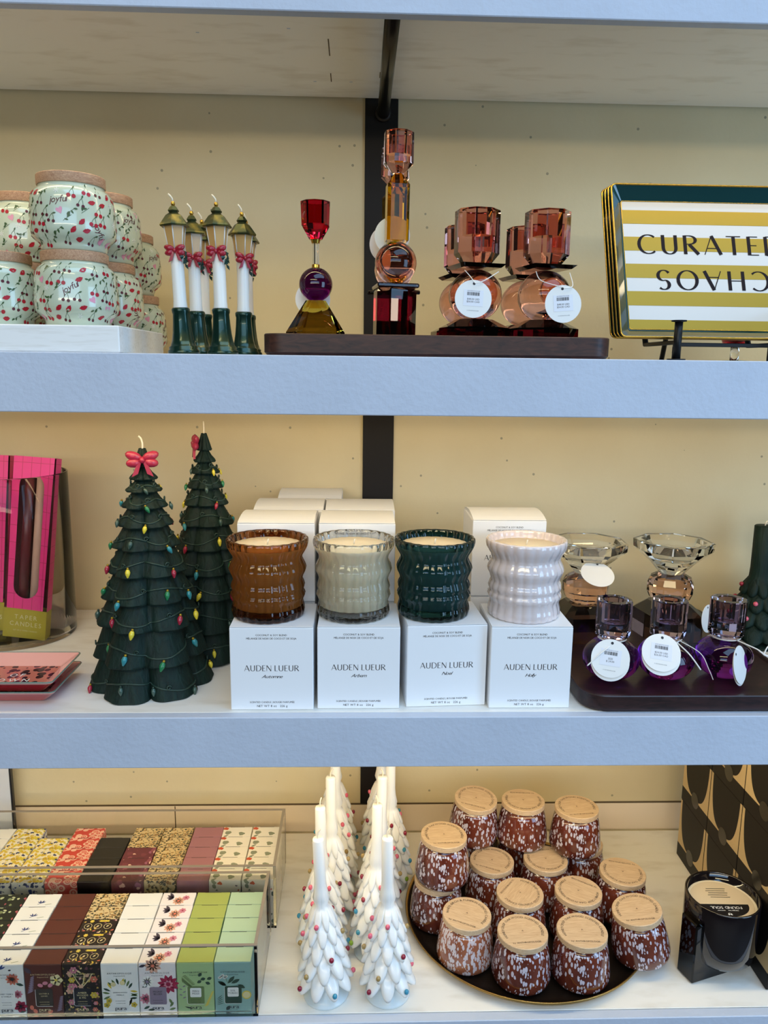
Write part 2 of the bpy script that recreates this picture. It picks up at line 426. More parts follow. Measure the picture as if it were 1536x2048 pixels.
p = atY(766.5, 228, WALL_Y-.004)
t = thing('support_rod', 'dark steel rod running under the topmost shelf to the wall post', 'rod', (p.x, WALL_Y-.0045, p.z))
mb = MB(); mb.tube([(0, 0, 0), (0, -(WALL_Y-.0045-.0145), 0)], .0085, 20); mb.build('pipe', PIPE, t)
mb = MB(); mb.lathe([(0, 0), (.0118, 0), (.0118, .004), (.0098, .007), (.0086, .007)], 28, M=Matrix.Rotation(PI/2, 4, 'X')); mb.build('flange', STEEL, t)

# ================================================================== UPPER SHELF
Z1 = .8
BZ = Z1+.0275
mb = MB(); mb.box(-.62, -.2455, .004, .186, Z1, BZ, .0012)
tag(mb.build('display_block', WHITEWOOD), 'white painted wooden block under the cherry print jars', 'block')

# ---- cherry print jars
JM = [P('jar_mint', 'cdd6bd', .22, coat=.8, sss=.08), P('print_cherry', 'b3182b', .4), P('print_wine', '5a1626', .4), P('print_leaf', '3d5a30', .4),
      P('print_pink', 'e79bb0', .4), P('print_white', 'f2f1ea', .4)]
JPROF = [(0, 0), (.0310, 0), (.0325, .0012), (.0330, .0050), (.0338, .0078), (.0380, .0112), (.0414, .0150), (.0426, .0195), (.0428, .025), (.0423, .038), (.0414, .050), (.0404, .0552), (.0380, .0592), (.0345, .0618), (.0332, .063), (.0330, .0655), (0, .0655)]
def prof_at(prof, z):
    for (r0, z0), (r1, z1) in zip(prof, prof[1:]):
        if z0 <= z <= z1 and z1 > z0: return r0+(r1-r0)*(z-z0)/(z1-z0)
    return prof[-2][0]
def make_joyful(name, label):
    t = thing(name, label, 'candle jar', group='cherry print candle jars')
    mb = MB(); mb.lathe(JPROF, 64)
    def M_(th0, zc):
        def mp(a, b, h):
            z = zc+b; r = prof_at(JPROF, max(.0005, min(z, .0625))); th = th0+a/.042
            return ((r+h)*math.cos(th), (r+h)*math.sin(th), z)
        return mp
    rnd = random.Random(3)
    for row in range(6):
        for c in range(20):
            th = 2*PI*(c+.5*(row % 2)+rnd.uniform(-.2, .2))/20; z = .0085+.0093*row+rnd.uniform(-.002, .002)
            if (row, c) in ((4, 2), (4, 3), (1, 5), (1, 6), (3, 10), (3, 11), (4, 16), (4, 15), (2, 18), (2, 17)): continue
            mp = M_(th, z); k = rnd.random(); a = rnd.uniform(0, 2*PI)
            if k < .36:
                red = 1 if rnd.random() < .5 else 2; q = .0021 if red == 1 else .0016
                x1, y1 = -.0028, -.0025; x2, y2 = .0022, -.0034
                ribbon(mb, mp, [(x1, y1), (-.0012, .0015), (.0012, .0042)], .0004, 3, .0002); ribbon(mb, mp, [(x2, y2), (.0022, .001), (.0012, .0042)], .0004, 3, .0002)
                disc(mb, mp, x1, y1, q, red, 10, .0003); disc(mb, mp, x2, y2, q, red, 10, .0003)
                leaf(mb, mp, .0012, .0040, .0038, .0016, a*.2+.2, 3, .0003)
            elif k < .58:
                for q in range(3): leaf(mb, mp, -.003+.0024*q, -.001+.0016*q, .0042, .0019, a+.9*q, 3, .0002+.0001*q)
                ribbon(mb, mp, [(-.004, -.003), (0, 0), (.004, .003)], .0004, 3)
            elif k < .76:
                c2, s2 = math.cos(a*.15), math.sin(a*.15)
                lp = [(-.0042, .0004), (-.002, .0018), (-.0006, .0022), (0, .0016), (.0006, .0022), (.002, .0018), (.0042, .0004), (.0022, -.0016), (0, -.0024), (-.0022, -.0016)]
                mb.poly([mp(x*c2-y*s2, x*s2+y*c2, .0003) for x, y in lp], 1, fan=True)
            elif k < .88:
                c2, s2 = math.cos(a*.1), math.sin(a*.1)
                hp = [(0, -.0038), (-.003, 0), (-.0034, .002), (-.002, .0032), (0, .002), (.002, .0032), (.0034, .002), (.003, 0)]
                mb.poly([mp(x*c2-y*s2, x*s2+y*c2, .0002) for x, y in hp], 4, fan=True)
            else:
                for q in range(6): leaf(mb, mp, 0, 0, .0034, .0007, a+q*PI/3, 5, .0002)
    for (row, c, rot) in ((4, 2.5, .1), (1, 5.5, -.9), (3, 10.5, .5), (4, 15.5, 0), (2, 17.5, -.6)):
        mp0 = M_(2*PI*c/20, .0085+.0093*row); cr, sr = math.cos(rot), math.sin(rot)
        text(mb, 'joyful', .0066, lambda a, b, h, m=mp0, cr=cr, sr=sr: m(a*cr-b*sr, a*sr+b*cr, h), 0, -.002, 2, track=.02, shear=.3)
    mb.build('jar', JM, t)
    mb = MB(); mb.lathe([(0, .0655), (.0338, .0655), (.0342, .0662), (.0342, .0748), (.0335, .0756), (0, .0756)], 48); sharp(mb.build('wooden_lid', OAKR, t)); return t
def jx_(px, py, y): return atY(px, py, y).x
JH = .0758
J0 = make_joyful('candle_jar', 'cherry print candle jar on top of the front stack on the white block')
jl = [((jx_(147, 450, .05), .05, BZ+JH), 3.93, None),
      ((jx_(154, 590, .05), .05, BZ), 1.6, 'cherry print candle jar at the bottom of the front stack on the block'),
      ((jx_(0, 590, .062), .062, BZ), 5.6, 'cherry print candle jar on the block cut off by the photo edge, wooden lid bare'),
      ((jx_(52, 590, .150), .150, BZ), 0.3, 'cherry print candle jar mostly hidden behind the front two jars on the block'),
      ((jx_(52, 450, .150), .150, BZ+JH), 2.2, 'upper cherry print candle jar behind and left of the front stack'),
      ((jx_(212, 590, .142), .142, BZ), 4.2, 'lower cherry print candle jar just right of and behind the front stack'),
      ((jx_(206, 450, .142), .142, BZ+JH), 0.9, 'upper cherry print candle jar just right of and behind the front stack'),
      ((jx_(265, 630, .236), .236, Z1), 2.9, 'lowest cherry print candle jar, standing on the shelf behind the white block'),
      ((jx_(254, 540, .236), .236, Z1+JH), 5.1, 'rightmost cherry print candle jar in the back, stacked beside the lamp posts')]
for i, (loc, rz, lb) in enumerate(jl):
    if i == 0: J0.location = loc; J0.rotation_euler = (0, 0, rz)
    else: dup(J0, loc, (0, 0, rz), lb)

# ---- lamp post candles
LGREEN = P('lamp_green_metallic', '183a30', .28, metal=.55, coat=.3, var=('5b5a2a', 55, .52, .75, (1, 1, .4)))
ROOFM = P('roof_bronze', '3b4226', .32, metal=.65, var=('8a7a35', 90, .45, .7))
LANT = P('lantern_wax', 'cfa566', .35, sss=.3, coat=.2)
def bow(mb, T, w, mi=0):
    """a wax ribbon bow, w = half width, face towards local -y"""
    for sx in (-1, 1):
        for (dz, rot, k) in ((.28, .35, 1.), (-.18, -.12, .9)):
            M = T @ Matrix.Translation((sx*w*.55, 0, dz*w)) @ Matrix.Rotation(-sx*rot, 4, 'Y')
            mb.ball((0, 0, 0), (w*.5*k, w*.22, w*.27), 14, 8, mi, M=None) if False else mb.lathe([(0, -1), (.5, -.86), (.86, -.5), (1, 0), (.86, .5), (.5, .86), (0, 1)], 14, mi, True,
                M @ Matrix.Diagonal((w*.52*k, w*.26, w*.33, 1)), rf=lambda a, z: 1+.12*math.cos(4*a))
        pts = [(sx*w*.05, 0, -.1*w), (sx*w*.28, -.04*w, -.1*w), (sx*w*.30, 0, -.95*w), (sx*w*.72, 0, -1.15*w)]
        hs = []
        for x, y, z in pts: hs += [(x, y-w*.12, z), (x, y+w*.06, z)]
        mb.hull(hs, mi, T)
    mb.ball((0, 0, 0), (w*.2, w*.26, w*.24), 12, 8, mi) if False else mb.lathe([(0, -1), (.6, -.8), (1, -.2), (1, .2), (.6, .8), (0, 1)], 12, mi, True, T @ Matrix.Translation((0, -w*.08, 0)) @ Matrix.Diagonal((w*.2, w*.26, w*.24, 1)))
def make_lamp(name, label):
    t = thing(name, label, 'candle', group='lamp post candles')
    fl = lambda a, z: 1-.05*abs(math.sin(4*a)) if .008 < z < .044 else 1
    mb = MB(); mb.lathe([(0, 0), (.0160, 0), (.0164, .002), (.0160, .0042), (.0148, .005), (.0150, .0075), (.0136, .0088), (.0118, .014), (.0104, .022), (.0094, .032), (.0088, .0415), (.0095, .0435), (.0095, .0462), (.0085, .0478), (0, .0478)], 48, rf=fl); mb.build('base', LGREEN, t)
    mb = MB(); mb.lathe([(.0074, .047), (.0068, .055), (.0066, .088), (.0072, .104), (.0076, .1065), (0, .1065)], 28, rf=lambda a, z: 1+.02*math.sin(a*3+z*90)); mb.build('column', WAXW, t)
    mb = MB(); mb.lathe([(0, .1055), (.0078, .1055), (.0084, .108), (.0112, .1285), (.0118, .1305), (0, .1305)], 6, smooth=False, ph=PI/6)
    for i in range(6):
        a = PI/3*i+PI/6; mb.tube([(.0080*math.cos(a), .0080*math.sin(a), .106), (.0113*math.cos(a), .0113*math.sin(a), .1295)], .0006, 5, 1)
    mb.build('lantern', [LANT, WAXW], t)
    mb = MB(); mb.lathe([(0, .1295), (.0152, .1292), (.0158, .1305), (.0150, .1318), (.0085, .1405), (.0046, .1430), (.0056, .1445), (.0060, .1452), (.0034, .1490), (.0016, .1502), (0, .1502)], 6, smooth=False, ph=PI/6); mb.build('roof', ROOFM, t)
    mb = MB(); mb.ball((0, 0, .1520), (.0022, .0022, .0026), 14, 8); mb.build('finial', GOLD, t)
    mb = MB(); mb.tube([(0, 0, .1535), (-.0004, 0, .157), (-.0022, 0, .1595), (-.0042, 0, .1618)], [.0009, .0009, .001, .0008], 6); mb.build('wick', WICK, t)
    mb = MB(); bow(mb, Matrix.Translation((0, -.0078, .1045)), .0098); mb.build('bow', RED, t)
    mb = MB(); r3 = random.Random(5)
    for i in range(9):
        a = -PI/2+.75+.16*i; M = Matrix.Translation((.0092*math.cos(a), .0092*math.sin(a), .099+.006*math.sin(i*1.9)-.0006*i)) @ Euler((r3.uniform(-1, 1), r3.uniform(-1, 1), a)).to_matrix().to_4x4()
        mb.hull([(0, 0, .0038), (0, 0, -.0038), (.0016, .0022, 0), (.0016, -.0022, 0), (-.0012, 0, 0)], 0, M)
    mb.build('holly', P('holly_green', '24443a', .4), t)
    return t
LY = [(368, 706, .032, -.04, 0., None), (397, 704, .082, -.02, .1, 'second lamp post candle from the left, standing half behind the first'),
      (446, 706, .032, -.022, -.1, 'lamp post candle in front, third from the left, tallest in view'),
      (489, 704, .082, .0, .45, 'lamp post candle behind and right of the third one, bow turned right'),
      (411, 704, .132, 0., .5, 'lamp post candle hidden behind the second one from the left'),
      (497, 704, .132, 0., .9, 'rearmost lamp post candle at the right end, hidden behind its neighbour')]
L0 = make_lamp('lamp_post_candle', 'leftmost lamp post candle in the front, green base and red bow')
for i, (px, py, y, tl, rz, lb) in enumerate(LY):
    loc = (jx_(px, py, y), y, Z1); e = (0, tl, rz)
    if i == 0: L0.location = loc; L0.rotation_euler = e
    else: dup(L0, loc, e, lb)

# ---- walnut tray with cut glass holders
def tray(name, label, x0, x1, y0, y1, z, h, rad, mat, rim=.008, lip=.004):
    o = rounded(x0, x1, y0, y1, rad, 8); i_ = rounded(x0+rim, x1-rim, y0+rim, y1-rim, rad-rim*.7, 8); n = len(o)
    ob = rounded(x0+.003, x1-.003, y0+.003, y1-.003, rad-.003, 8)
    vs = [(x, y, z) for x, y in ob]+[(x, y, z+.003) for x, y in o]+[(x, y, z+h-.001) for x, y in o]
    o2 = rounded(x0+.001, x1-.001, y0+.001, y1-.001, rad-.001, 8)
    vs += [(x, y, z+h) for x, y in o2]+[(x, y, z+h) for x, y in i_]+[(x, y, z+h-lip) for x, y in rounded(x0+rim+.001, x1-rim-.001, y0+rim+.001, y1-rim-.001, rad-rim*.7-.0005, 8)]
    fs = [tuple(range(n-1, -1, -1)), tuple(range(5*n, 6*n))]
    for k in range(5): fs += [(k*n+i, k*n+(i+1) % n, (k+1)*n+(i+1) % n, (k+1)*n+i) for i in range(n)]
    mb = MB(); mb.add(vs, fs, 0, True)
    return tag(sharp(mb.build(name, mat), 30), label, 'tray')
TZ = Z1+.0190
tray('serving_tray', 'long dark walnut tray under the pink glass holders on the upper shelf', -.1000, .2678, .004, .205, Z1, .0222, .022, WALNUT, lip=.0032)
G = {k: glass('glass_'+k, c, dict(amber=1.22, yellow=1.3, pink=1.42, rose=1.42, vase=1.25).get(k, 1.5)) for k, c in dict(clear='fdfdfb', red='c4122c', purple='5c0d48', amber='ecc545', yellow='e3ad14', pink='f0b4a2', rose='e0a093', garnet='6e0f22',
     smoke='6f5450', peach='f3c6ae', mauve='c2aec0', violet='7d2c9c', vase='fdfdfc', lid='d9d2c8').items()}
def price_tag(parent, T, R=.0195, lines=('$48.00 USD', '$54.00 CAD'), name='price_tag', string=None, sticker=True, twin=False):
    """round swing tag, facing local -y, hole at the top"""
    mb = MB(); n = 36
    M = T @ Matrix.Rotation(PI/2, 4, 'X')
    mb.lathe([(0, -.0002), (R, -.0002), (R, .0002), (0, .0002)], n, 0, False, M)
    if twin: mb.lathe([(0, -.0002), (R, -.0002), (R, .0002), (0, .0002)], n, 0, False, T @ Matrix.Translation((.0006, .0022, -.0042)) @ Matrix.Rotation(PI/2, 4, 'X'))
    mp = lambda a, b, h: tuple(T @ Vector((a, -.0003-h, b)))
    disc(mb, mp, 0, R*.80, R*.075, 1, 10, .0001)
    if sticker:
        mb.poly([mp(a, b, .0001) for a, b in ((-.0105*R/.0195, -.0075*R/.0195), (.0105*R/.0195, -.0075*R/.0195), (.0105*R/.0195, .0092*R/.0195), (-.0105*R/.0195, .0092*R/.0195))], 2)
        rb = random.Random(1); x = -.0068
        while x < .0065:
            bw = rb.choice((.0003, .0005, .0008)); mb.poly([mp(a*R/.0195, b*R/.0195, .0002) for a, b in ((x, .0034), (x+bw, .0034), (x+bw, .0068), (x, .0068))], 1); x += bw+rb.choice((.0003, .0005))
        for i, s in enumerate(lines): text(mb, s, .0019*R/.0195, mp, 0, (-.0012-.0027*i)*R/.0195, 1, track=.12, h=.0002)
        text(mb, 'ANTHROPOLOGIE', .0011*R/.0195, mp, 0, .0075*R/.0195, 3, track=.2, h=.0002)
        text(mb, 'A ANTHROPOLOGIE', .0009*R/.0195, mp, 0, -.0125*R/.0195, 3, track=.2, h=.0002)
    tg = mb.build(name, [TAGW, INK, P('sticker', 'e9eaf0', .5) if 'sticker' not in MATS else MATS['sticker'], INKS], parent)
    if string:
        mb = MB()
        for pts, r in string: mb.tube(pts, r, 6)
        mb.build('string', STRING, tg)
def spline(pts, n=8):
    pts = [Vector(p) for p in pts]; out = []
    P_ = [pts[0]]+pts+[pts[-1]]
    for i in range(1, len(P_)-2):
        a, b, c, d = P_[i-1:i+3]
        for k in range(n):
            t = k/n; out.append(.5*((2*b)+(-a+c)*t+(2*a-5*b+4*c-d)*t*t+(-a+3*b-3*c+d)*t**3))
    out.append(pts[-1]); return out

t = thing('candle_holder', 'glass candle holder with red cup, purple ball and amber pyramid foot', 'candle holder', (jx_(632, 670, .062), .062, TZ))
mb = MB(); mb.lathe([(0, 0), (.0325, 0), (.0345, .001), (.0345, .0062), (.0118, .0405), (0, .0405)], 8, smooth=False, ph=PI/8, rf=lambda a, z: 1 if int((a-PI/8)/(PI/4)+.5) % 2 else 1.); mb.build('pyramid_foot', G['amber'], t)
mb = MB(); mb.ball((0, 0, .0578), .0182, 40, 24); mb.build('ball', G['purple'], t)
mb = MB(); mb.lathe([(0, .0755), (.0042, .0755), (.0042, .0785), (.0036, .079), (0, .079)], 20); sharp(mb.build('lower_collar', GOLD, t))
mb = MB(); mb.lathe([(0, .1005), (.0042, .1005), (.0054, .1045), (0, .1045)], 20); sharp(mb.build('upper_collar', GOLD, t))
mb = MB(); mb.lathe([(0, .0791), (.0030, .0791), (.0030, .1004), (0, .1004)], 12, smooth=False); mb.build('stem', G['clear'], t)
def cup_prof(z0, z1, zr, rb, r1, r2, ri, dep): return [(0, z0), (rb, z0), (r1, zr), (r2, z1-.0006), (r2-.0006, z1), (ri+.0006, z1), (ri, z1-.0006), (ri*.96, z1-dep), (0, z1-dep)]
mb = MB(); mb.lathe(cup_prof(.1046, .1432, .1185, .0072, .0155, .0165, .0112, .023), 10, smooth=False, ph=PI/10); mb.build('cup', G['red'], t)
price_tag(t, Matrix.Translation((-.0045, .0195, .044)) @ Matrix.Rotation(PI, 4, 'Z') @ Matrix.Rotation(.12, 4, 'X'), sticker=False)

def make_tall(name, label):
    t = thing(name, label, 'candle holder', group='tall pink and garnet holders')
    mb = MB(); mb.lathe([(0, 0), (.0232, 0), (.0236, .0008), (.0236, .0500), (.0216, .0535), (0, .0535)], 8, smooth=False, ph=PI/8+.18); mb.build('column_foot', G['garnet'], t)
    mb = MB(); mb.box(-.0225, .0225, -.0225, .0225, .0536, .0582, .0012, M=Matrix.Rotation(.12, 4, 'Z')); mb.build('collar_plate', G['smoke'], t)
    mb = MB(); mb.ball((0, 0, .0807), .0226, 40, 24); mb.build('ball', G['pink'], t)
    R4 = Matrix.Rotation(.10, 4, 'Z')
    mb = MB(); mb.hull([(sx*a, sy*b, z) for sx in (-1, 1) for sy in (-1, 1) for a, b, z in ((.0118, .0085, .1033), (.0085, .0118, .1033), (.0118, .0085, .160), (.0085, .0118, .160), (.004, .004, .1715))], M=R4); mb.build('column', G['yellow'], t)
    mb = MB(); mb.lathe([(0, .1716), (.006, .1716), (.0165, .181), (.0163, .2118), (.0158, .2124), (.0112, .2124), (.0108, .2118), (.0104, .190), (0, .190)], 8, smooth=False, ph=PI/8+.1); mb.build('cup', G['pink'], t)
    price_tag(t, Matrix.Translation((-.004, .0165, .1115)) @ Matrix.Rotation(PI, 4, 'Z') @ Matrix.Rotation(-.15, 4, 'X'), lines=('CUT GLASS', 'CANDLEHOLDER'), sticker=True)
    return t
A = make_tall('candle_holder', 'tall candle holder with pink cup and yellow column on the walnut tray, in front')
A.location = (jx_(788, 660, .055), .055, TZ); A.rotation_euler = (0, .012, 0)
dup(A, (jx_(788, 660, .118)-.001, .118, TZ), (0, 0, .5), 'second tall candle holder almost hidden behind the front tall one')

def make_rose(name, label):
    t = thing(name, label, 'candle holder', group='rose glass holders on garnet feet')
    mb = MB(); mb.lathe([(0, 0), (.0375, 0), (.0385, .0008), (.0385, .0132), (.0200, .0222), (0, .0222)], 8, smooth=False, ph=PI/8+.15); mb.build('foot', G['garnet'], t)
    mb = MB(); mb.ball((0, 0, .0478), (.0288, .0288, .0272), 44, 26); mb.build('ball', G['pink'], t)
    mb = MB(); mb.hull([(sx*.0205, sy*.0205, .0752) for sx in (-1, 1) for sy in (-1, 1)]+[(sx*.0248, sy*.0248, .0790) for sx in (-1, 1) for sy in (-1, 1)], M=Matrix.Rotation(.2, 4, 'Z')); mb.build('collar_plate', G['smoke'], t)
    mb = MB(); mb.lathe(cup_prof(.0791, .1352, .0905, .0150, .0245, .0243, .0135, .026), 8, smooth=False, ph=PI/8+.12); mb.build('cup', G['rose'], t)
    return t
R0 = make_rose('candle_holder', 'rose glass candle holder on a garnet foot, rear of the left pair')
R0.location = (jx_(924, 660, .150), .150, TZ)
rl = [(('rose glass candle holder with round price tag, front of the left pair'), 948, .050), ('rose glass candle holder at the rear of the right pair', 1046, .150), ('rose glass candle holder with round price tag, front of the right pair', 1085, .050)]
for lb, px, y in rl:
    d = dup(R0, (jx_(px, 660, y), y, TZ), (0, 0, .05), lb)
    if y < .1:
        tx, tz = (-.0085, .0412) if px < 1000 else (.0112, .0375)
        T = Matrix.Translation((tx, -.0335, tz)) @ Matrix.Rotation(.05 if px < 1000 else -.08, 4, 'Y') @ Matrix.Rotation(-.10, 4, 'X')
        hx, hz = tx+(.0008 if px < 1000 else -.001), tz+.0156
        price_tag(d, T, string=[(spline([(-.016, -.0205, .0715), (-.012, -.029, hz+.008), (hx-.0006, -.0362, hz+.001), (hx, -.0368, hz)]), .00045), (spline([(hx, -.0368, hz), (hx+.010, -.0338, hz+.003), (.020, -.0222, .0705)]), .00045)])

# ---- striped plates on a black easel
TEAL = P('plate_teal', '0f3b3e', .12, coat=.8); STRW = P('plate_white', 'cfc9c0', .15, coat=.6); DARKI = P('plate_letter', '170b12', .5, spec=.15)
PW, PH = .226, .186
def make_plate(name, label):
    t = thing(name, label, 'plate', group='striped gold and white plates on the easel')
    def ring(ins, z, r): return [(x, y, z) for x, y in rounded(-PW/2+ins, PW/2-ins, ins, PH-ins, r, 6)]
    L = [ring(.014, -.012, .003), ring(.001, -.001, .006), ring(0, .0004, .006), ring(.001, .0012, .006), ring(.0135, -.0105, .0025)]
    n = len(L[0]); vs = sum(L, []); fs = [tuple(range(n-1, -1, -1)), tuple(range(4*n, 5*n))]
    for k in range(4): fs += [(k*n+i, k*n+(i+1) % n, (k+1)*n+(i+1) % n, (k+1)*n+i) for i in range(n)]
    mb = MB(); mb.add(vs, fs, 0, False)
    mp = lambda a, b, h: (a, b, -.0105+h)
    hw = PW/2-.0150; y0, y1 = .0150, PH-.0150; H = y1-y0
    mb.poly([mp(-hw, y0, .0002), mp(hw, y0, .0002), mp(hw, y1, .0002), mp(-hw, y1, .0002)], 1)
    for s in range(5):
        a = y0+H*(.0+.2135*s); b = a+H*(.072 if s == 0 else .110)
        if s > 0: a -= H*.0335; b -= H*.0335
        mb.poly([mp(-hw, a, .0004), mp(hw, a, .0004), mp(hw, b, .0004), mp(-hw, b, .0004)], 2)
    display(mb, 'CURATED', .0232, mp, 0, y0+H*.585, 3, track=.285, thick=.085, thin=.022, h=.0006)
    rotm = lambda a, b, h: mp(-a, -b, h)
    display(mb, 'CHAOS', .0232, rotm, 0, -(y0+H*.455), 3, track=.33, thick=.085, thin=.022, h=.0006)
    mb.build('dish', [TEAL, STRW, GOLDP, DARKI], t)
    mb = MB(); mb.tube(ring(.0006, .0010, .006), .0011, 6, closed=True); mb.tube(ring(.0146, -.0102, .0025), .0006, 5, closed=True); mb.build('gold_rim', GOLD, t)
    return t
TILT = math.atan2(.07, .172); PX = .2828+PW/2
fwd = Vector((0, -math.cos(TILT), math.sin(TILT))); up_ = Vector((0, math.sin(TILT), math.cos(TILT)))
pl0 = make_plate('plate', 'striped plate in front on the easel, lettered CURATED CHAOS')
for k in range(4):
    b = Vector((PX-.0006*k, .0320, .8235)) - fwd*.0088*k + up_*.0036*k
    e = (PI/2-TILT, 0, 0)
    if k == 0: pl0.location = b; pl0.rotation_euler = e
    else: dup(pl0, b, e, ['', 'second plate of the leaning stack, only its gold rim showing', 'third plate of the leaning stack, only its gold rim showing', 'rearmost plate of the leaning stack on the easel'][k])
t = thing('easel', 'black metal easel holding the stack of striped plates', 'easel', (.3375, .006, Z1))
for i, x in enumerate((0, .123)):
    mb = MB(); mb.tube([(x, .006, .0012), (x, .006, .0405)], .0042, 14); mb.lathe([(0, 0), (.0095, 0), (.0095, .0014), (0, .0014)], 20, M=Matrix.Translation((x, .006, 0))); mb.lathe([(0, .0390), (.0078, .0400), (.0078, .0414), (0, .0414)], 20, M=Matrix.Translation((x, .006, 0))); mb.build('front_post', BLACK, t)
    mb = MB(); mb.box(x-.003, x+.003, .008, .098, .0165, .0208, .0006); mb.build('ledge_arm', BLACK, t)
    mb = MB(); mb.tube([(x, .098, .018), (x, .162, .150)], .0032, 10); mb.build('back_rest', BLACK, t)
mb = MB(); mb.box(.006, .117, .0275, .0335, .0150, .0192, .0006); mb.build('cross_bar', BLACK, t)
mb = MB(); mb.tube([(.0085, .0305, 0), (.0085, .0305, .0150)], .0036, 10); mb.tube([(.1145, .0305, 0), (.1145, .0305, .0150)], .0036, 10); mb.build('foot', BLACK, t)
mb = MB(); mb.tube([(.0615, .158, .136), (.0615, .205, .001)], .0032, 10); mb.tube([(-.002, .1605, .147), (.125, .1605, .147)], .003, 8); mb.build('rear_strut', BLACK, t)
t = thing('candle_holder', 'red bowl candle holder on a clear stem behind the striped plates', 'candle holder', (.5200, .260, Z1))
mb = MB(); mb.lathe([(0, 0), (.030, 0), (.030, .003), (.008, .0045), (0, .0045)], 24); mb.build('foot', glass('glass_seagreen', 'a8c8b0'), t)
mb = MB(); mb.lathe([(0, .0046), (.0058, .0046), (.0058, .0228), (0, .0228)], 20); mb.build('stem', G['clear'], t)
mb = MB(); mb.lathe([(0, .0229), (.0075, .0229), (.017, .028), (.021, .040), (.020, .052), (.017, .052), (.018, .040), (.014, .031), (0, .028)], 28); mb.build('bowl', G['red'], t)

# ================================================================== MIDDLE SHELF
Z2 = .4
# ---- glass vase with taper candle cartons
t = tag(MB().lathe([(0, .0), (.079, 0), (.0802, .002), (.0802, .2360), (.0796, .2372), (.0782, .2372), (.0776, .2360), (.0772, .006), (.075, .0045), (0, .0045)], 72).build('cylinder_vase', G['vase']), 'clear glass cylinder vase holding the pink taper candle cartons', 'vase')
t.location = (-.4968, .2850, Z2)
PINK = NT('carton_pink_grid'); mp_ = PINK.coords((1, 1, 1), (.004, 0, .01))
br = PINK.n('ShaderNodeTexBrick', offset=0., squash=1.); br.inputs['Color1'].default_value = lin('f0318a'); br.inputs['Color2'].default_value = lin('f0318a'); br.inputs['Mortar'].default_value = lin('c81f5c')
br.inputs['Scale'].default_value = 1; br.inputs['Mortar Size'].default_value = .00035; br.inputs['Brick Width'].default_value = .0125; br.inputs['Row Height'].default_value = .0235
_sx = PINK.n('ShaderNodeSeparateXYZ'); _cx = PINK.n('ShaderNodeCombineXYZ'); PINK.l(mp_, 0, _sx, 0); PINK.l(_sx, 'X', _cx, 'X'); PINK.l(_sx, 'Z', _cx, 'Y'); PINK.l(_cx, 0, br, 'Vector')
PINK.l(br, 'Color', PINK.b, 'Base Color'); PINK.b.inputs['Roughness'].default_value = .45; MATS['pink_grid'] = PINK.m
MUST = P('carton_mustard', 'b3a21e', .5); MAROON = P('carton_inside', '5a1a22', .6); FILM = glass('clear_film', 'ffffff', 1.1)
TAPW = P('taper_beige', 'c9a493', .4); TAPM = P('taper_maroon', '5e2028', .35); SILV = P('foil_print', 'd9d3a0', .3, metal=.7)
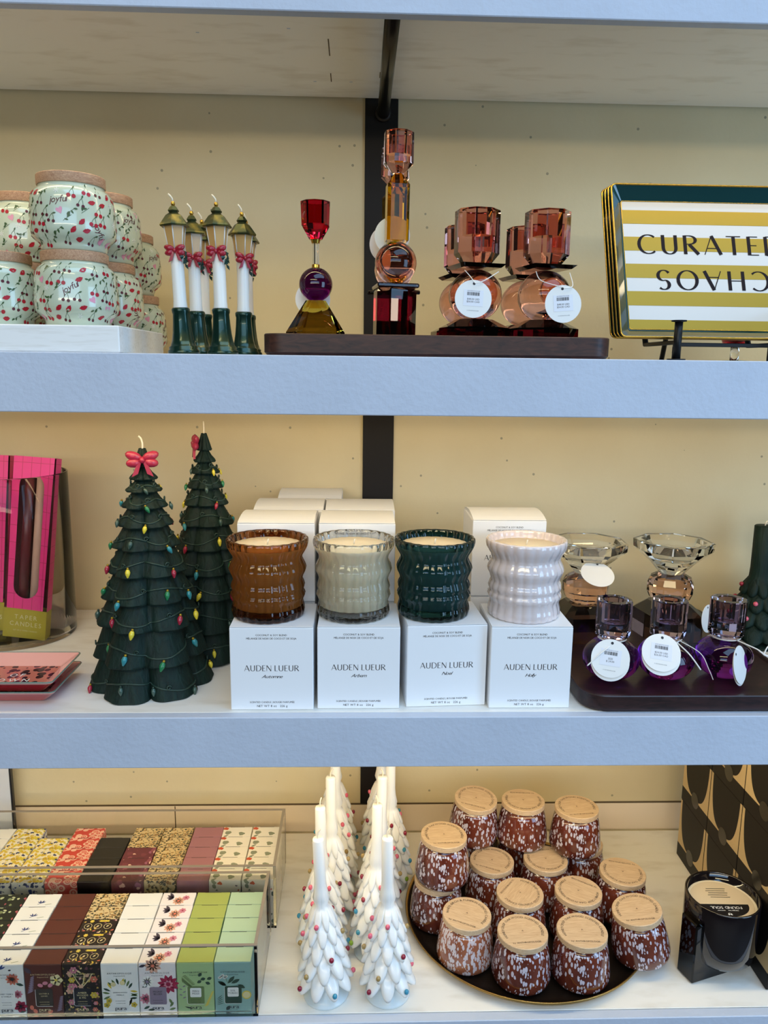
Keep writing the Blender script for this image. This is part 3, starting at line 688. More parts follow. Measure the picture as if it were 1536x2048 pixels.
def make_taper(name, label):
    W, D, H, YB = .0585, .0200, .257, .0400
    t = thing(name, label, 'candle carton', group='pink taper candle cartons')
    mb = MB(); x0, x1 = -W/2, W/2
    # front face with a long round-ended window
    cx, hw, wz0, wz1 = -.001, .0170, .055, .228
    win = [(cx+hw*math.cos(a), wz1-hw+hw*math.sin(a)) for a in [PI*i/10 for i in range(11)]]+[(cx-hw*math.cos(a), wz0+hw-hw*math.sin(a)) for a in [PI*i/10 for i in range(11)]]
    # outer loop matched to the window loop
    out = []
    for (a, b) in win:
        dx, dz = a-cx, b-(wz0+wz1)/2
        k = min((x1-cx if dx > 0 else cx-x0)/max(abs(dx), 1e-6), ((H-(wz0+wz1)/2) if dz > 0 else ((wz0+wz1)/2-YB))/max(abs(dz), 1e-6)); out.append((cx+dx*k, (wz0+wz1)/2+dz*k))
    n = len(win)
    mb.add([(a, -D/2, b) for a, b in win]+[(a, -D/2, b) for a, b in out], [(i, (i+1) % n, n+(i+1) % n, n+i) for i in range(n)], 0)
    for tri in (((x0, H), (x1, H)), ):
        pass
    for cxn, czn in ((x1, H), (x0, H), (x1, YB), (x0, YB)):      # the four corners the fan leaves open
        side = [p for p in out if (p[0] > cx) == (cxn > cx) and (p[1] > .14) == (czn > .14)]
        a = max((p for p in side if abs(p[1]-czn) < 1e-5), key=lambda p: abs(p[0]-cx), default=None); b = max((p for p in side if abs(p[0]-cxn) < 1e-5), key=lambda p: abs(p[1]-.14), default=None)
        if a and b: mb.add([(a[0], -D/2, a[1]), (cxn, -D/2, czn), (b[0], -D/2, b[1])], [(0, 1, 2)], 0)
    mb.add([(x0, -D/2, H), (x1, -D/2, H), (x1, D/2, H), (x0, D/2, H), (x0, -D/2, YB), (x1, -D/2, YB), (x1, D/2, YB), (x0, D/2, YB)],
           [(0, 1, 2, 3), (1, 5, 6, 2), (0, 3, 7, 4), (3, 2, 6, 7)], 0)
    mb.add([(x0, -D/2, 0), (x1, -D/2, 0), (x1, D/2, 0), (x0, D/2, 0), (x0, -D/2, YB), (x1, -D/2, YB), (x1, D/2, YB), (x0, D/2, YB)],
           [(3, 2, 1, 0), (0, 1, 5, 4), (1, 2, 6, 5), (3, 7, 6, 2), (0, 4, 7, 3)], 1)
    mb.add([(a, -D/2+.0008, b) for a, b in ((x0+.001, YB), (x0+.001, H-.001), (x1-.001, H-.001), (x1-.001, YB))]+[(a, D/2-.001, b) for a, b in ((x0+.001, YB), (x0+.001, H-.001), (x1-.001, H-.001), (x1-.001, YB))], [(4, 5, 6, 7)], 2)
    mp = plane_xz(0, -D/2, 0)
    text(mb, 'TAPER', .0062, mp, .0015, .026, 3, track=.35); text(mb, 'CANDLES', .0062, mp, .0015, .0165, 3, track=.3); text(mb, 'SET OF 2 TAPER CANDLES', .0018, mp, .0015, .0095, 3, track=.2)
    mb.build('carton', [PINK.m, MUST, MAROON, SILV], t)
    for x, mt in ((-.0085, TAPM), (.0085, TAPW)):
        mb = MB(); mb.tube([(x, .001, .012), (x, .001, .13), (x*.9, .001, .244)], [.0072, .0070, .0058], 16); mb.build('taper_candle', mt, t)
    mb = MB(); mb.add([(a, -D/2+.0004, b) for a, b in win], [tuple(range(n))], 0); mb.build('window_film', FILM, t); return t
T0 = make_taper('taper_carton', 'pink grid carton of taper candles in front in the glass vase')
T0.location = (-.4690, .2455, Z2+.0052); T0.rotation_euler = (-.155, .070, 0)
dup(T0, (-.5330, .2660, Z2+.0052), (-.14, .045, .08), 'pink grid carton of taper candles at the photo edge, behind the other one')

# ---- pink leopard dishes
LEO = cells('leopard_print', [(0, '241312'), (.50, 'cf7a66')], 112, (1, .8, 1), .2, .6, rnd=.72)
PKD = P('dish_pink', 'e8a79a', .12, coat=.8); RDD = P('dish_red', 'b01a28', .12, coat=.8)
def make_dish(name, label):
    w, d = .135, .096; t = thing(name, label, 'dish', group='pink leopard dishes')
    def ring(ins, z, r): return [(x, y, z) for x, y in rounded(-w/2+ins, w/2-ins, -d/2+ins, d/2-ins, r, 5)]
    L = [ring(.018, 0, .004), ring(.016, .0012, .005), ring(.0006, .0158, .005), ring(0, .0172, .005), ring(.001, .0180, .005), ring(.0165, .0080, .003), ring(.0185, .0068, .003)]
    n = len(L[0]); vs = sum(L, []); fs = [tuple(range(n-1, -1, -1))]; ms = [1]
    for k in range(6): fs += [(k*n+i, k*n+(i+1) % n, (k+1)*n+(i+1) % n, (k+1)*n+i) for i in range(n)]; ms += [1 if k < 2 else 0]*n
    fs.append(tuple(range(6*n, 7*n))); ms.append(2)
    mb = MB(); mb.add(vs, fs, ms, False)
    mp = plane_xy(0, 0, .0068)
    display(mb, 'OF', .0085, mp, .006, -.0050, 3, track=.5, thick=.10, thin=.05) if 'F' in DISPLAY else text(mb, 'OF', .0085, mp, .008, -.0035, 3, track=.5)
    text(mb, 'TOWN', .0085, mp, .004, -.0185, 3, track=.45)
    sharp(mb.build('dish', [PKD, RDD, LEO, TAGW], t))
    mb = MB(); mb.tube(ring(.0004, .0176, .005), .0009, 6, closed=True); mb.build('green_rim', P('rim_green', '5f7d72', .2, coat=.6), t); return t
D0 = make_dish('dish', 'upper pink leopard print dish with a green rim at the left edge'); D0.location = (-.4130, .0690, Z2+.0152)
dup(D0, (-.4150, .0765, Z2), (0, 0, 0), 'lower pink dish beneath the leopard print one')

# ---- green tree candles
GT = NT('green_tree_wax'); _mp = GT.coords((1, 1, .16)); _no = GT.n('ShaderNodeTexNoise', i_Scale=150., i_Detail=4., i_Distortion=.6); GT.l(_mp, 0, _no, 'Vector')
_bp = GT.n('ShaderNodeBump', i_Strength=.9, i_Distance=.0022); GT.l(_no, 'Fac', _bp, 'Height'); GT.l(_bp, 0, GT.b, 'Normal')
_rp = GT.ramp([(.3, '0c1d18'), (.7, '152c25')]); GT.l(_no, 'Fac', _rp, 0); GT.l(_rp, 0, GT.b, 'Base Color'); GT.b.inputs['Roughness'].default_value = .6; GT.b.inputs['Specular IOR Level'].default_value = .25; MATS['green_tree'] = GT.m
GARL = P('garland_green', '22392f', .45)
TIERS = [(.0745, .000), (.0680, .0405), (.0620, .0830), (.0550, .1142), (.0470, .1456), (.0400, .1767), (.0330, .2031), (.0270, .2252), (.0215, .2443), (.0165, .2589), (.0115, .2740)]
def make_green(name, label):
    t = thing(name, label, 'tree candle', group='tall green tree candles')
    lob = lambda a, k=1.: 1-.25*(1-abs(math.cos(3*a))**.5)
    mb = MB(); prof = []
    for i, (r, z) in enumerate(TIERS):
        nz = TIERS[i+1][1] if i+1 < len(TIERS) else .2930; nr = TIERS[i+1][0] if i+1 < len(TIERS) else .004
        prof += [(max(r-.0125, .004), z+(.003 if i else 0)), (r-.0012, z-.0004 if i else z), (r, z+.0012), (r-.0008, z+.0030), (r-(r-max(nr-.0095, .005))*.52, z+(nz-z)*.55), (max(nr-.0100, .004), nz+.0030)]
    prof = [(0, 0)]+prof+[(0, .2955)]
    def rf(a, z):
        ti = max(i for i, (r, zz) in enumerate(TIERS) if z >= zz-.0005); ph = .18*math.sin(ti*2.1)
        return lob(a+ph*.5)*(1+.012*math.sin(a*17+ti*3))
    mb.lathe(prof, 132, rf=rf); sharp(mb.build('tree', GT.m, t), 50)
    cols = ['yellow', 'teal', 'crimson', 'emerald', 'pine']; r4 = random.Random(11)
    for i, (r, z) in enumerate(TIERS[:-2]):
        nz = TIERS[i+1][1]; nr = TIERS[i+1][0]; mb = MB(); pts = []
        n = 96
        wz = lambda a: z+(nz-z)*(.42+.16*math.sin(3*a+i*1.3+1.2))
        def rr(a, zz): 
            f = (zz-z)/(nz-z); return (r-(r-max(nr-.0095, .005))*.52*min(1, f/.55)-(max(0, f-.55)*(r-nr+.0095)))*rf(a, z+.0005)
        for q in range(n):
            a = 2*PI*q/n; zz = wz(a); R_ = rr(a, zz)+.0007; pts.append((R_*math.cos(a), R_*math.sin(a), zz))
        mb.tube(pts, .00115, 6, closed=True)
        for q in range(5):        # little curls
            a0 = 2*PI*q/5+i*.7; zz = wz(a0); R_ = rr(a0, zz)+.0012; c = []
            for s in range(12):
                b = s*.62; ra = .0032*(1-s/16)
                an = a0+ra*math.cos(b)/R_; c.append((R_*math.cos(an), R_*math.sin(an), zz+.0026+ra*math.sin(b)))
            mb.tube(c, .0009, 5)
        mb.build('garland', GARL, t)
        nb = max(3, int(round(9-i*.75)))
        for q in range(nb):
            a = 2*PI*(q+r4.uniform(-.18, .18))/nb+i*1.1; zz = wz(a); R_ = rr(a, zz-.006)+.0020; sc = 1.2-.05*i if i else .95
            tl = r4.uniform(-.5, .5); M = Matrix.Translation((R_*math.cos(a), R_*math.sin(a), zz-.0015)) @ Matrix.Rotation(a, 4, 'Z') @ Matrix.Rotation(tl, 4, 'X') @ Matrix.Rotation(-.22, 4, 'Y') @ Matrix.Scale(sc, 4)
            mb = MB(); mb.lathe([(0, -.0118), (.0011, -.0108), (.0026, -.0072), (.0030, -.0048), (.0022, -.0022), (.0012, -.0012), (0, -.001)], 12, 0, True, M); mc = MB(); mc.lathe([(0, -.0015), (.0013, -.0015), (.0014, .0002), (.0009, .0010), (0, .0011)], 8, 0, True, M)
            cc = cols[(q*2+i) % 4] if r4.random() > .22 else 'pine'
            mc.build('cap', GOLDP if cc != 'pine' else GARL, mb.build('bulb_light', 'bulb_'+cc, t))
    mb = MB(); bow(mb, Matrix.Translation((0, -.0125, .2830)) @ Matrix.Rotation(-.10, 4, 'X'), .0172); mb.build('bow', PINKBOW, t)
    mb = MB(); mb.tube(spline([(0, 0, .294), (.0005, 0, .301), (-.001, 0, .3075), (-.0038, 0, .3105)], 4), .0011, 7); mb.build('wick', WICK, t); return t
g0 = make_green('tree_candle', 'tall dark green tree candle in front with a pink bow and painted bulbs')
g0.location = (-.2550, .1040, Z2); g0.rotation_euler = (0, 0, .22)
g0.scale = (1, 1, .985)
dd = dup(g0, (-.2035, .2130, Z2+.0010), (0, -.010, -1.30), 'tall dark green tree candle standing half behind, its bow turned left')
dd.scale = (.94, .94, 1.012)

# ---- white candle boxes
def box_text(mb, W, H, yf, name, top=True):
    mp = plane_xz(0, yf, 0)
    text(mb, 'COCONUT & SOY BLEND', .00225, mp, 0, H-.0105, 1, track=.10)
    text(mb, 'M\u00c9LANGE DE NOIX DE COCO ET DE SOJA', .00225, mp, 0, H-.0145, 1, track=.08)
    display(mb, 'AUDEN LUEUR', .0068, mp, 0, H*.475, 1, track=.16, thick=.060, thin=.024, sp=.35)
    text(mb, name, .0040, mp, 0, H*.475-.0085, 1, track=.02, shear=.45, sx=1.25)
    text(mb, 'SCENTED CANDLE | BOUGIE PARFUM\u00c9E', .0021, mp, 0, .0085, 1, track=.12)
    text(mb, 'NET WT 8 oz   226 g', .0026, mp, 0, .0036, 1, track=.14)
def white_box(label, x0, x1, y0, z, name, D=.0885, H=.0995, arch=0., rz=0., loc=None):
    W = x1-x0; t = thing('candle_box', label, 'box', ((x0+x1)/2, y0+D/2, z), rz, 'white candle boxes')
    mb = MB(); n = 8; hz = lambda q: H+arch*math.sin(PI*q)**.8
    mb.box(-W/2, W/2, -D/2, D/2, 0, H-.0012, .0007)
    mb.build('carton', CARDW, t)
    mb = MB(); vs = []
    for i in range(n+1):
        q = i/n; y = -D/2+.0003+(D-.0006)*q; zz = hz(q)-.0006
        vs += [(-W/2+.0004, y, zz), (W/2-.0004, y, zz), (-W/2+.0004, y, zz+.0006), (W/2-.0004, y, zz+.0006)]
    fs = []
    for i in range(n):
        a = 4*i; b = a+4; fs += [(a+2, a+3, b+3, b+2), (a, b, b+1, a+1), (a, a+2, b+2, b), (a+1, b+1, b+3, a+3)]
    fs += [(0, 1, 3, 2), (4*n, 4*n+2, 4*n+3, 4*n+1)]
    if arch > .001:        # side tuck flaps under the bowed lid
        for sx in (-1, 1):
            pts = [(sx*(W/2-.002), -D/2+.001+(D-.002)*i/n, hz(i/n)-.0008) for i in range(n+1)]
            mb.add(pts+[(p[0], p[1], H-.0016) for p in pts], [(i, i+1, n+2+i, n+1+i) for i in range(n)], 0)
    mb.add(vs, fs, 0); mb.build('lid_flap', CARDW, t)
    mb = MB(); box_text(mb, W, H, -D/2, name)
    if label.startswith('white candle box under the pale'):
        R_ = Matrix.Rotation(-PI/2, 4, 'Z'); sm = lambda a, b, h: (-W/2-h, D/2-.012-a*0+b*0-(.02-b), .05+a)
        text(mb, 'AUDEN LUEUR', .0050, sm, 0, 0, 1, track=.15)
    mb.build('printed_label', [INK, INK], t); return t
Bf = [('white candle box under the amber candle glass', -.1440, -.0497, .0200, 'Automne', 0), ('white candle box under the clear candle glass', -.0452, .0492, .0225, 'Arbem', 0), ('white candle box under the dark teal candle glass, corner creased', .0548, .1480, .0290, 'Noel', .06), ('white candle box under the pale pink candle glass', .1535, .2478, .0230, 'Holly', 0)]
for lb, x0, x1, y0, nm, rz in Bf: white_box(lb, x0, x1, y0, Z2, nm, rz=rz)
Br = [('lower white candle box directly behind the box of the amber glass', -.1475, -.0528, .1155, Z2, 0), ('bow-lidded white candle box right behind the amber candle glass', -.1475, -.0528, .1155, Z2+.1001, .0045),
      ('lower white candle box directly behind the box of the clear glass', -.0478, .0465, .1165, Z2, 0), ('bow-lidded white candle box right behind the clear candle glass', -.0478, .0465, .1165, Z2+.1001, .0025),
      ('lower white candle box directly behind the box of the teal glass', .1462, .2405, .1420, Z2, 0), ('bow-lidded white candle box standing alone between the teal and pale glasses', .1462, .2405, .1420, Z2+.1001, .006),
      ('lower white candle box in the third row at the left', -.1400, -.0460, .2070, Z2, 0), ('white candle box in the third row, its lid just above the left bowed one', -.1400, -.0460, .2070, Z2+.1001, .005),
      ('lower white candle box in the third row by the wall post', -.0440, .0500, .2080, Z2, 0), ('white candle box in the third row in front of the dark wall post', -.0440, .0500, .2080, Z2+.1001, .004),
      ('lower white candle box at the very back against the wall', -.1170, -.0235, .3000, Z2, 0), ('white candle box at the very back, a thin strip of lid showing', -.1170, -.0235, .3000, Z2+.1001, .006)]
for lb, x0, x1, y0, z, ar in Br: white_box(lb, x0, x1, y0, z, 'Holly' if x0 > .1 else 'Automne', arch=ar, H=.0995 if z == Z2 else .1000)

# ---- ribbed candle glasses
GP = [(.0400, 0), (.0418, .002), (.0428, .006), (.0424, .0105), (.0405, .0185), (.0422, .0225), (.0437, .0260), (.0424, .0290), (.0412, .0312), (.0424, .0340), (.0430, .0365), (.0418, .0405), (.0402, .0440), (.0416, .0490), (.0440, .0540), (.0449, .0575), (.0438, .0615), (.0412, .0665), (.0400, .0695), (.0410, .0735), (.0440, .0785), (.0466, .0835), (.0474, .0880), (.0472, .0915), (.0464, .0930)]
def make_cg(label, loc, mat, inner=True):
    t = thing('candle_glass', label, 'candle', loc, group='ribbed candle glasses')
    amp = .034 if inner else .022
    fl = lambda a, z: 1+amp*abs(math.sin(12*a))-amp*.65
    mb = MB(); prof = [(0, 0)]+GP+[(.0440, .0928), (.0432, .0915), (.0424, .0880)]+([(.0385, .0790), (.0372, .0690), (.0372, .0140), (.0350, .0120), (0, .0120)] if inner else [(.0400, .0800), (0, .0800)])
    mb.lathe(prof, 192, rf=lambda a, z: fl(a, z)); mb.build('ribbed_glass', mat, t)
    mb = MB(); top = .0845
    mb.lathe([(0, .0124), (.0352, .0118), (.0375, .0136), (.0375, .0690), (.0388, .0790), (.0408, top-.0008), (.0402, top), (.02, top-.0006), (0, top-.0004)] if inner else [(0, .0802), (.0398, .0802), (.0405, top), (0, top)], 96, rf=(lambda a, z: fl(a, z)*1.001) if inner else None); mb.build('wax', WAXC, t)
    mb = MB(); mb.tube([(0, 0, top-.001), (.0002, 0, top+.003), (.0012, 0, top+.0065)], .0009, 7); mb.build('wick', WICK, t); return t
AMB = glass('candle_amber', '9c6230', 1.45); TEALG = glass('candle_teal', '204854', 1.45); CLR = glass('candle_clear', 'f1f3f2', 1.45)
MILK = P('candle_milky_pink', 'e3d6d4', .12, sss=.25, coat=.9)
ZB = Z2+.0998
make_cg('amber brown ribbed candle glass, leftmost of the four', (-.1052, .0685, ZB), AMB)
make_cg('clear ribbed candle glass with white wax, second of the four', (-.0045, .0700, ZB), CLR)
make_cg('dark teal ribbed candle glass, third of the four', (.0912, .0740, ZB), TEALG)
make_cg('milky pale pink ribbed candle glass, rightmost of the four', (.1995, .0695, ZB), MILK, False)

# ---- crystal holders on the dark tray
tray('serving_tray', 'dark walnut tray with rounded corner under the purple ball holders', .2615, .5380+.002, .0105, .3560, Z2, .0200, .030, WALNUT2, rim=.005, lip=.004)
TZ2 = Z2+.0162
SMB = glass('glass_brown', '3f2a22', 1.5)
def make_crystal(name, label):
    t = thing(name, label, 'candle holder', group='crystal bowl holders')
    w, c = .0385, .010
    mb = MB(); pl = [(w, w-c), (w-c, w), (-w+c, w), (-w, w-c), (-w, -w+c), (-w+c, -w), (w-c, -w), (w, -w+c)]
    pts = [(x, y, 0) for x, y in pl]+[(x, y, .036) for x, y in pl]+[(x*.62, y*.62, .0495) for x, y in pl]; mb.hull(pts); mb.build('base', SMB, t)
    mb = MB(); mb.lathe([(0, .0496), (.0175, .0496), (.0280, .0570), (.0318, .0660), (.0318, .0780), (.0280, .0865), (.0175, .0925), (0, .0925)], 12, smooth=False, ph=.2); mb.build('knob', G['peach'], t)
    mb = MB(); mb.lathe([(0, .0926), (.0170, .0926), (.0300, .1070), (.0535, .1270), (.0545, .1380), (.0525, .1388), (.0440, .1388), (.0360, .1250), (.0280, .1170), (0, .1170)], 8, smooth=False, ph=.25); mb.build('bowl', G['clear'], t)
    return t
C0 = make_crystal('candle_holder', 'clear crystal bowl holder on brown base, left one beside the pale candle glass'); C0.location = (.3225, .2300, TZ2); C0.rotation_euler = (0, 0, .06)
c1 = dup(C0, (.4440, .2300, TZ2), (0, 0, .16), 'clear crystal bowl holder on brown base, right one behind the purple balls')
price_tag(C0, Matrix.Translation((-.0030, -.0500, .1030)) @ Matrix.Rotation(-1.0, 4, 'X') @ Matrix.Rotation(.25, 4, 'Y'), R=.0225, sticker=False)
price_tag(c1, Matrix.Translation((.0375, -.0390, .035)) @ Matrix.Rotation(.55, 4, 'Z') @ Matrix.Rotation(-.12, 4, 'X'), R=.0195, sticker=False)
def make_ballh(name, label):
    t = thing(name, label, 'candle holder', group='purple ball holders')
    mb = MB(); k = 22; rz = .0262; prof = [(0, 0)]
    for i in range(k+1):
        a = -PI/2+PI*i/k; z = rz+rz*math.sin(a); r = .0342*max(0, math.cos(a))**.9
        if z > .0012 and z < .0500: prof.append((r, z-.0012+.0004))
    prof = [(0, 0), (prof[1][0]*.7, 0)]+prof[1:]+[(.0130, .0502), (0, .0502)]
    mb.lathe(prof, 56); mb.build('ball', G['violet'], t)
    mb = MB(); mb.lathe([(0, .0503), (.0150, .0503), (.0212, .0560), (.0214, .0985), (.0208, .0995), (.0128, .0995), (.0122, .0985), (.0118, .0720), (0, .0720)], 14, smooth=False); mb.build('cup', G['mauve'], t); return t
b0 = make_ballh('candle_holder', 'purple ball holder at the left, price tag reading $ 24.00'); b0.location = (.3122, .0765, TZ2)
b1 = dup(b0, (.3805, .0770, TZ2), (0, 0, .4), 'purple ball holder in the middle of three, with tilted double price tag')
b2 = dup(b0, (.4552, .0810, TZ2), (0, 0, .8), 'purple ball holder at the right of three, tag seen edge on')
def neck(r=.0168, z=.0512): return spline([(r*math.cos(2*PI*i/12), r*math.sin(2*PI*i/12), z) for i in range(13)], 2)
def loc_tag(o, off, ry, rx, rz, R, lines, strings, twin=True, sticker=True):
    inv = Matrix.Rotation(-o.rotation_euler.z, 4, 'Z')
    T = inv @ Matrix.Translation(off) @ Matrix.Rotation(rz, 4, 'Z') @ Matrix.Rotation(ry, 4, 'Y') @ Matrix.Rotation(rx, 4, 'X')
    st = [([inv @ Vector(p) for p in pts], r) for pts, r in strings]
    price_tag(o, T, R=R, lines=lines, string=st, twin=twin, sticker=sticker)
loc_tag(b0, (-.0135, -.0375, .0385), .12, -.32, -.15, .0225, ('SIZE', '$ 24.00'), [(neck(), .0008), (spline([(-.009, -.0150, .0515), (-.012, -.031, .0520), (-.024, -.036, .0450), (-.040, -.036, .0290)]), .0008), (spline([(-.009, -.0150, .0515), (-.006, -.030, .0500), (-.010, -.0335, .0465)]), .0008)])
loc_tag(b1, (-.0215, -.0375, .0455), .12, -.55, -.18, .0225, ('$24.00 USD', '$26.00 CAD'), [(neck(), .0008), (spline([(.008, -.0152, .0515), (-.004, -.029, .0520), (-.016, -.0330, .0520)]), .0008), (spline([(.004, -.016, .0515), (.014, -.034, .0420), (.0265, -.0400, .0250)]), .0009), (spline([(.010, -.014, .0515), (.030, -.028, .0410), (.040, -.0330, .0220), (.0455, -.034, .0100)]), .0005)])
loc_tag(b2, (-.0010, -.0430, .0310), -.55, -.25, .95, .0225, ('$24.00 USD', '$26.00 CAD'), [(neck(), .0008), (spline([(.006, -.0160, .0515), (.018, -.0420, .0500), (.0235, -.048, .0455)]), .0008), (spline([(.0235, -.048, .0455), (.030, -.046, .0560), (.050, -.042, .0650), (.078, -.040, .0660)]), .0008), (spline([(.0235, -.048, .0455), (.040, -.052, .0400), (.075, -.056, .0320)]), .0011)], sticker=False)

def lobed(mb, rings, n, seg=96, mi=0):
    """rings: (radius, z, lobe cut, droop, phase)"""
    vs = []; fs = []
    for (r, z, ar, az, ph) in rings:
        for i in range(seg):
            a = 2*PI*i/seg; L = abs(math.cos(n*a/2+ph)); q = r*(1-ar*(1-L**.75)); vs.append((q*math.cos(a), q*math.sin(a), z-az*L**1.5))
    for k in range(len(rings)-1):
        for i in range(seg): j = (i+1) % seg; fs.append((k*seg+i, k*seg+j, (k+1)*seg+j, (k+1)*seg+i))
    fs.append(tuple(range(seg-1, -1, -1))); fs.append(tuple((len(rings)-1)*seg+i for i in range(seg)))
    mb.add(vs, fs, mi, True)

# ---- small dark green tree candles at the right edge
def make_small_green(name, label, H):
    t = thing(name, label, 'tree candle', group='small dark green tree candles')
    tiers = [(.047, .014, .022), (.040, .036, .022), (.033, .058, .021), (.026, .079, .020)]; mb = MB(); rings = [(.040, 0, 0, 0, 0), (.041, .004, 0, 0, 0), (.028, .008, 0, 0, 0)]
    for i, (r, z, hh) in enumerate(tiers):
        ph = PI/2*(i % 2); r2 = tiers[i+1][0] if i < 3 else .020
        rings += [(r*.62, z, .05, .001, ph), (r*.95, z-.002, .20, .0045, ph), (r, z, .20, .0045, ph), (r*.97, z+.003, .18, .0035, ph), (r*.84, z+hh*.5, .10, .001, ph), (r2*.74, z+hh*.96, .04, 0, ph)]
    rings += [(.0142, .104, 0, 0, 0), (.0137, .112, 0, 0, 0), (.0137, H-.001, 0, 0, 0), (.0125, H, 0, 0, 0)]
    lobed(mb, rings, 9, 108); sharp(mb.build('tree', GT.m, t), 60); tiers = [q[:2] for q in tiers]
    r5 = random.Random(4)
    for i, (r, z) in enumerate(tiers):
        for q in range(6-i):
            a = 2*PI*(q+.5*i)/(6-i)+r5.uniform(-.2, .2)-.4; R_ = r*.90
            mb = MB(); mb.ball((R_*math.cos(a), R_*math.sin(a), z+.0075), .0034, 12, 8); mb.build('bead', ['bead_pink', 'bulb_teal', 'bead_pink', 'bulb_crimson'][(i+q) % 4], t)
    mb = MB(); mb.tube([(0, 0, H-.001), (.001, 0, H+.005), (.005, 0, H+.008)], .001, 6); mb.build('wick', WICK, t); return t
p = atY(1516, 1290, .245)
s0 = make_small_green('tree_candle', 'small dark green tree candle with round beads behind the right ball holder', .174); s0.location = (p.x-.008, .245, Z2)
dup(s0, (p.x+.060, .318, Z2), (0, 0, .7), 'small dark green tree candle at the photo edge, behind the other small one')
dup(s0, (p.x+.078, .175, Z2), (0, 0, 1.4), 'small dark green tree candle at the photo edge, nearest the shelf front')

# ================================================================== BOTTOM SHELF
# ---- acrylic bins
ACR = glass('acrylic', 'f7f8f6', 1.25); ACE = P('acrylic_edge', '8d8378', .35)
def acrylic_bin(label, x0, x1, y0, y1, H):
    t = thing('acrylic_bin', label, 'bin', ((x0+x1)/2, (y0+y1)/2, .0003)); w, d, th = (x1-x0)/2, (y1-y0)/2, .0040
    e = .0010
    mb = MB(); mb.box(-w, w, -d, d, 0, th); mb.build('floor_panel', ACR, t)
    for nm, b in (('front_panel', (-w, w, -d, -d+th)), ('back_panel', (-w, w, d-th, d)), ('side_panel', (-w, -w+th, -d+th+.0001, d-th-.0001)), ('side_panel', (w-th, w, -d+th+.0001, d-th-.0001))):
        mb = MB(); mb.box(*b, th+.0001, H-e, mi=0); mb.box(*b, H-e+.00002, H, mi=1)
        if nm in ('front_panel', 'back_panel'): mb.box(w+.00002, w+.0004, b[2], b[3], th+.0001, H, mi=1)
        mb.build(nm, [ACR, ACE], t)
acrylic_bin('clear acrylic bin in front holding printed fragrance cartons', -.66, -.1190, .0115, .1530, .0990)
acrylic_bin('clear acrylic bin behind the front one, against the wall side', -.66, -.1125, .1640, .3080, .0985)

# ---- fragrance cartons
BROWN = P('carton_brown', '5b2d24', .5); LWHITE = P('carton_white', 'ecebe6', .5); PEON = P('carton_blush', 'eee6e4', .5)
FERN = P('carton_fern', 'a9c48c', .5); FERNT = P('carton_fern_top_warm_lit', 'a7b25e', .5); SOL = P('carton_sol', '8fb3ab', .5); SOLT = P('carton_sol_top', 'b2ccac', .5)  # warm light put into the fern lid colour, yellower than its sides
BLKC = P('carton_black', '171619', .4); MAUVE = P('carton_mauve', 'a5707a', .5)
DKFL = floral('print_dark_floral', '241a17', ['c3a04a', 'd6a7a0', '8d7a3a', 'e2c98c', '4b3b2a', '6d4048'], 190, .30)
NIGHT = floral('print_night_berry', '20241a', ['b8bf94', 'b05a62', '7e8a5e', 'e2dcc4', '20241a', '20241a'], 130, .36)
BEIGE = floral('print_beige_leaf', 'd6bd8c', ['3b3a26', '8a5f2c', '55462a', 'd6bd8c', '2f2a1c', 'a9803f'], 230, .52, stretch=(1, 1.5, 1))
YELF = floral('print_yellow_bloom', 'efe7cf', ['e0cb3a', 'd7b32c', '33406a', 'efe7cf', 'e3c14c', 'd9bc3a', 'cfc24a'], 190, .56)
YELB = floral('print_blue_bloom', 'e6e2d4', ['2f3c72', '3d4c86', 'e6e2d4', '6d6aa0', '27325c'], 190, .45)
REDP = cells('print_red_paisley', [(0, 'd9564a'), (.16, 'eeb39c'), (.24, 'd9564a'), (.34, 'f0bfa8'), (.52, 'cf463c')], 88, (1, 1.25, 1), .5, feature='F1')
PURP = floral('print_plum_bloom', '6b2f3c', ['d69a94', '8f4a58', '6b2f3c', 'e0b6a4', '9a5a78', '7a3a48'], 95, .42)
ORNG = floral('print_orange_fruit', 'efe8da', ['d0562a', 'efe8da', '6a7468', 'efe8da', 'c9502c', '7b6b70', 'efe8da', '8a8f78'], 92, .40)
BLUE1 = P('ink_blue', '2e3f78', .6); PETAL = P('petal_peach', 'e7b096', .6); PETR = P('petal_crimson', 'a51f45', .6); PETP = P('petal_pink', 'd98a9a', .6); PETW = P('petal_white', 'f4f1ea', .6)
LEAFD = P('leaf_deep', '2f4a3a', .6); LEAFG = P('leaf_olive', '6f8450', .6); SLATE = P('leaf_slate', '4a3f4c', .6); YLW = P('petal_yellow', 'e2c548', .6); CORAL = P('petal_coral', 'e0795f', .6); PLUM = P('leaf_mauve', '8f7f92', .6); SLIT = P('slit_shadow', '3a322c', .8); CREAMP = P('print_cream', 'e6d6a0', .6)
PM = [BLUE1, PETAL, PETR, PETP, PETW, LEAFD, LEAFG, SLATE, YLW, CORAL, PLUM, CREAMP, INK, TAGW, SLIT]
(iBLUE, iPEACH, iRED, iPINK, iWHITE, iDEEP, iOLIVE, iSLATE, iYEL, iCORAL, iMAUVE, iCREAM, iINK, iTAG, iSLIT) = range(2, 17)
FW_, FD_, FH_ = .0446, .0249, .0700
